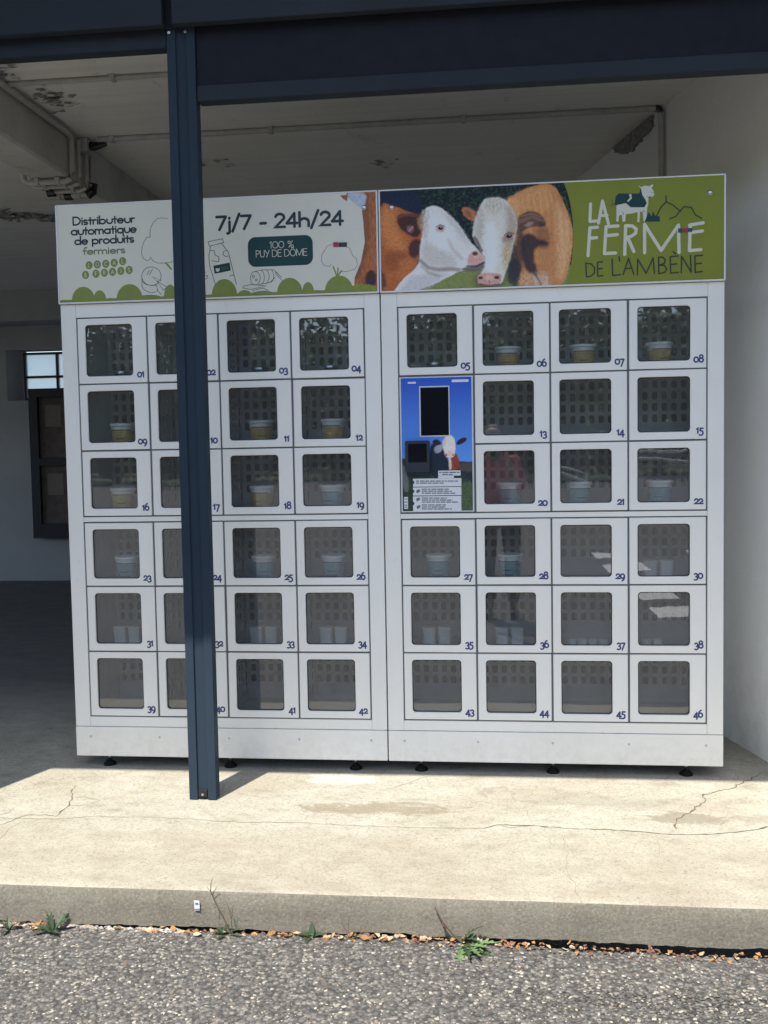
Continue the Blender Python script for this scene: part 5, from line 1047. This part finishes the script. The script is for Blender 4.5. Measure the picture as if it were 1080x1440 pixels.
for k, (x, y, h) in enumerate(((-16, -42, 8), (-10, -40, 7), (-5.5, -41.5, 8.5), (-1.5, -40, 6.5), (3.2, -43, 9), (8.2, -40, 7.5), (13, -42, 7), (18, -41, 9))): tree(x, y, h, k + 1)

# ---------------------------------------------------------------- the person taking the picture (seen only as a reflection in the locker glass)
def skin_mesh(name, mat, joints, edges, parent, root=0, sub=2):
    me = bpy.data.meshes.new(name); me.from_pydata([j[:3] for j in joints], edges, []); o = link(name, me, parent); me.materials.append(mat)
    md = o.modifiers.new('skin', 'SKIN'); md.use_smooth_shade = True
    for i, j in enumerate(joints):
        q = j[3] if isinstance(j[3], tuple) else (j[3], j[3]); me.skin_vertices[0].data[i].radius = q; me.skin_vertices[0].data[i].use_root = (i == root)
    sb_ = o.modifiers.new('smooth', 'SUBSURF'); sb_.levels = sb_.render_levels = sub; return o
SKIN = simple('skin', (.50, .31, .22), .5); PINK = simple('pink_cotton', (.60, .10, .16), .8); DENIM = simple('dark_trousers', (.035, .04, .055), .85); HAIR = simple('brown_hair', (.06, .04, .03), .6)
pe = empty('person', (1.76, -4.36, ZR)); tag(pe, 'person in pink top and dark trousers holding up a phone', 'person')
J = [(0, 0, .88, (.115, .095)), (0, 0, 1.05, (.105, .08)), (0, -.01, 1.25, (.12, .085)), (0, 0, 1.37, .05), (0, .015, 1.43, .05), (0, .03, 1.49, (.066, .075)), (0, .025, 1.56, (.072, .085)), (0, .015, 1.61, (.05, .06))]
E_ = [(i, i + 1) for i in range(7)]
for sx in (-1, 1):
    b = len(J); J += [(sx * .16, -.01, 1.31, .05), (sx * .215, .06, 1.08, .038), (sx * .12, .26, 1.28, .026), (sx * .085, .31, 1.34, (.030, .016))]; E_ += [(2, b), (b, b + 1), (b + 1, b + 2), (b + 2, b + 3)]
    for k in range(4): f0 = len(J); zz = 1.36 + .019 * k; J += [(sx * .080, .335, zz, .0085), (sx * .074, .358 + .004 * (k in (1, 2)), zz + .004, .008), (sx * .062, .366, zz + .004, .007)]; E_ += [(b + 3, f0), (f0, f0 + 1), (f0 + 1, f0 + 2)]
    f0 = len(J); J += [(sx * .070, .325, 1.345, .010), (sx * .050, .340, 1.362, .008)]; E_ += [(b + 3, f0), (f0, f0 + 1)]
    b = len(J); J += [(sx * .095, 0, .83, .085), (sx * .10, .02, .47, .055), (sx * .10, -.02, .09, .036), (sx * .105, .02, .045, .04), (sx * .11, .13, .03, .03)]; E_ += [(0, b), (b, b + 1), (b + 1, b + 2), (b + 2, b + 3), (b + 3, b + 4)]
skin_mesh('body', SKIN, J, E_, pe)
JT = [(0, 0, .90, (.135, .11)), (0, 0, 1.06, (.125, .098)), (0, -.01, 1.24, (.138, .102)), (0, -.005, 1.345, (.08, .07))]; ET = [(0, 1), (1, 2), (2, 3)]
for sx in (-1, 1): b = len(JT); JT += [(sx * .165, -.01, 1.305, .064), (sx * .215, .055, 1.09, .052), (sx * .185, .13, 1.15, .047)]; ET += [(2, b), (b, b + 1), (b + 1, b + 2)]
skin_mesh('top', PINK, JT, ET, pe)
JL = [(0, 0, .90, (.13, .108))]; EL = []
for sx in (-1, 1): b = len(JL); JL += [(sx * .095, 0, .80, .098), (sx * .10, .02, .47, .07), (sx * .10, -.015, .12, .055)]; EL += [(0, b), (b, b + 1), (b + 1, b + 2)]
skin_mesh('trousers', DENIM, JL, EL, pe)
skin_mesh('hair', HAIR, [(0, -.03, 1.645, (.055, .06)), (0, -.05, 1.58, (.078, .062)), (0, -.065, 1.48, (.070, .045)), (0, -.06, 1.40, (.05, .03))], [(0, 1), (1, 2), (2, 3)], pe)
for sx in (-1, 1):
    build(MB().lathe([(.002, -.008), (.009, -.004), (.009, .004), (.002, .008)], (sx * .027, .105, 1.525), 10), 'eye', MAT['black'], pe, smooth=True)
    skin_mesh('shoe', MAT['black'], [(sx * .102, -.045, .05, .045), (sx * .106, .05, .045, .045), (sx * .112, .15, .032, .036)], [(0, 1), (1, 2)], pe, sub=1)
skin_mesh('nose', SKIN, [(0, .10, 1.53, .010), (0, .118, 1.498, .014)], [(0, 1)], pe, sub=1)
ph = empty('phone', (1.76, -4.36 + .352, ZR + 1.39)); tag(ph, 'dark phone held up in both hands by the person in pink', 'phone')
build(MB().box(-.036, .036, -.004, .004, -.075, .075), 'phone_body', MAT['black'], ph, bevel=.003); build(MB().box(-.033, .033, -.0046, -.0041, -.071, .071), 'phone_screen', MAT['screen'], ph)

def far(px):                                    # a point 30 m out across the road, found from its mirror image in the glass
    p = at(1, 30, *px); return Vector((p[0], -p[1], p[2]))
rl = [[(770, 651), (800, 657), (830, 665)], [(770, 657), (800, 666), (830, 678)], [(880, 641), (920, 642), (945, 640), (975, 638)], [(880, 651), (910, 652.5), (940, 655), (975, 657)]]
for nm, grp in (('left', rl[:2]), ('right', rl[2:])):
    o0 = far(grp[0][0]); o0.z = ZR; e = empty('roadside_rail', o0); tag(e, 'pale roadside rail of two bars, far across the road, the %s one' % nm, 'rail')
    for P in grp: build(MB().tube([far(q) - o0 for q in P], .045, 8), 'rail_bar', MAT['paper'], e, smooth=True)
    for k in (0, -1):
        a = far(grp[0][k]) - o0; build(MB().tube([(a.x, a.y - .06, 0), (a.x, a.y - .06, a.z + .05)], .05, 8), 'rail_post', MAT['paper'], e)
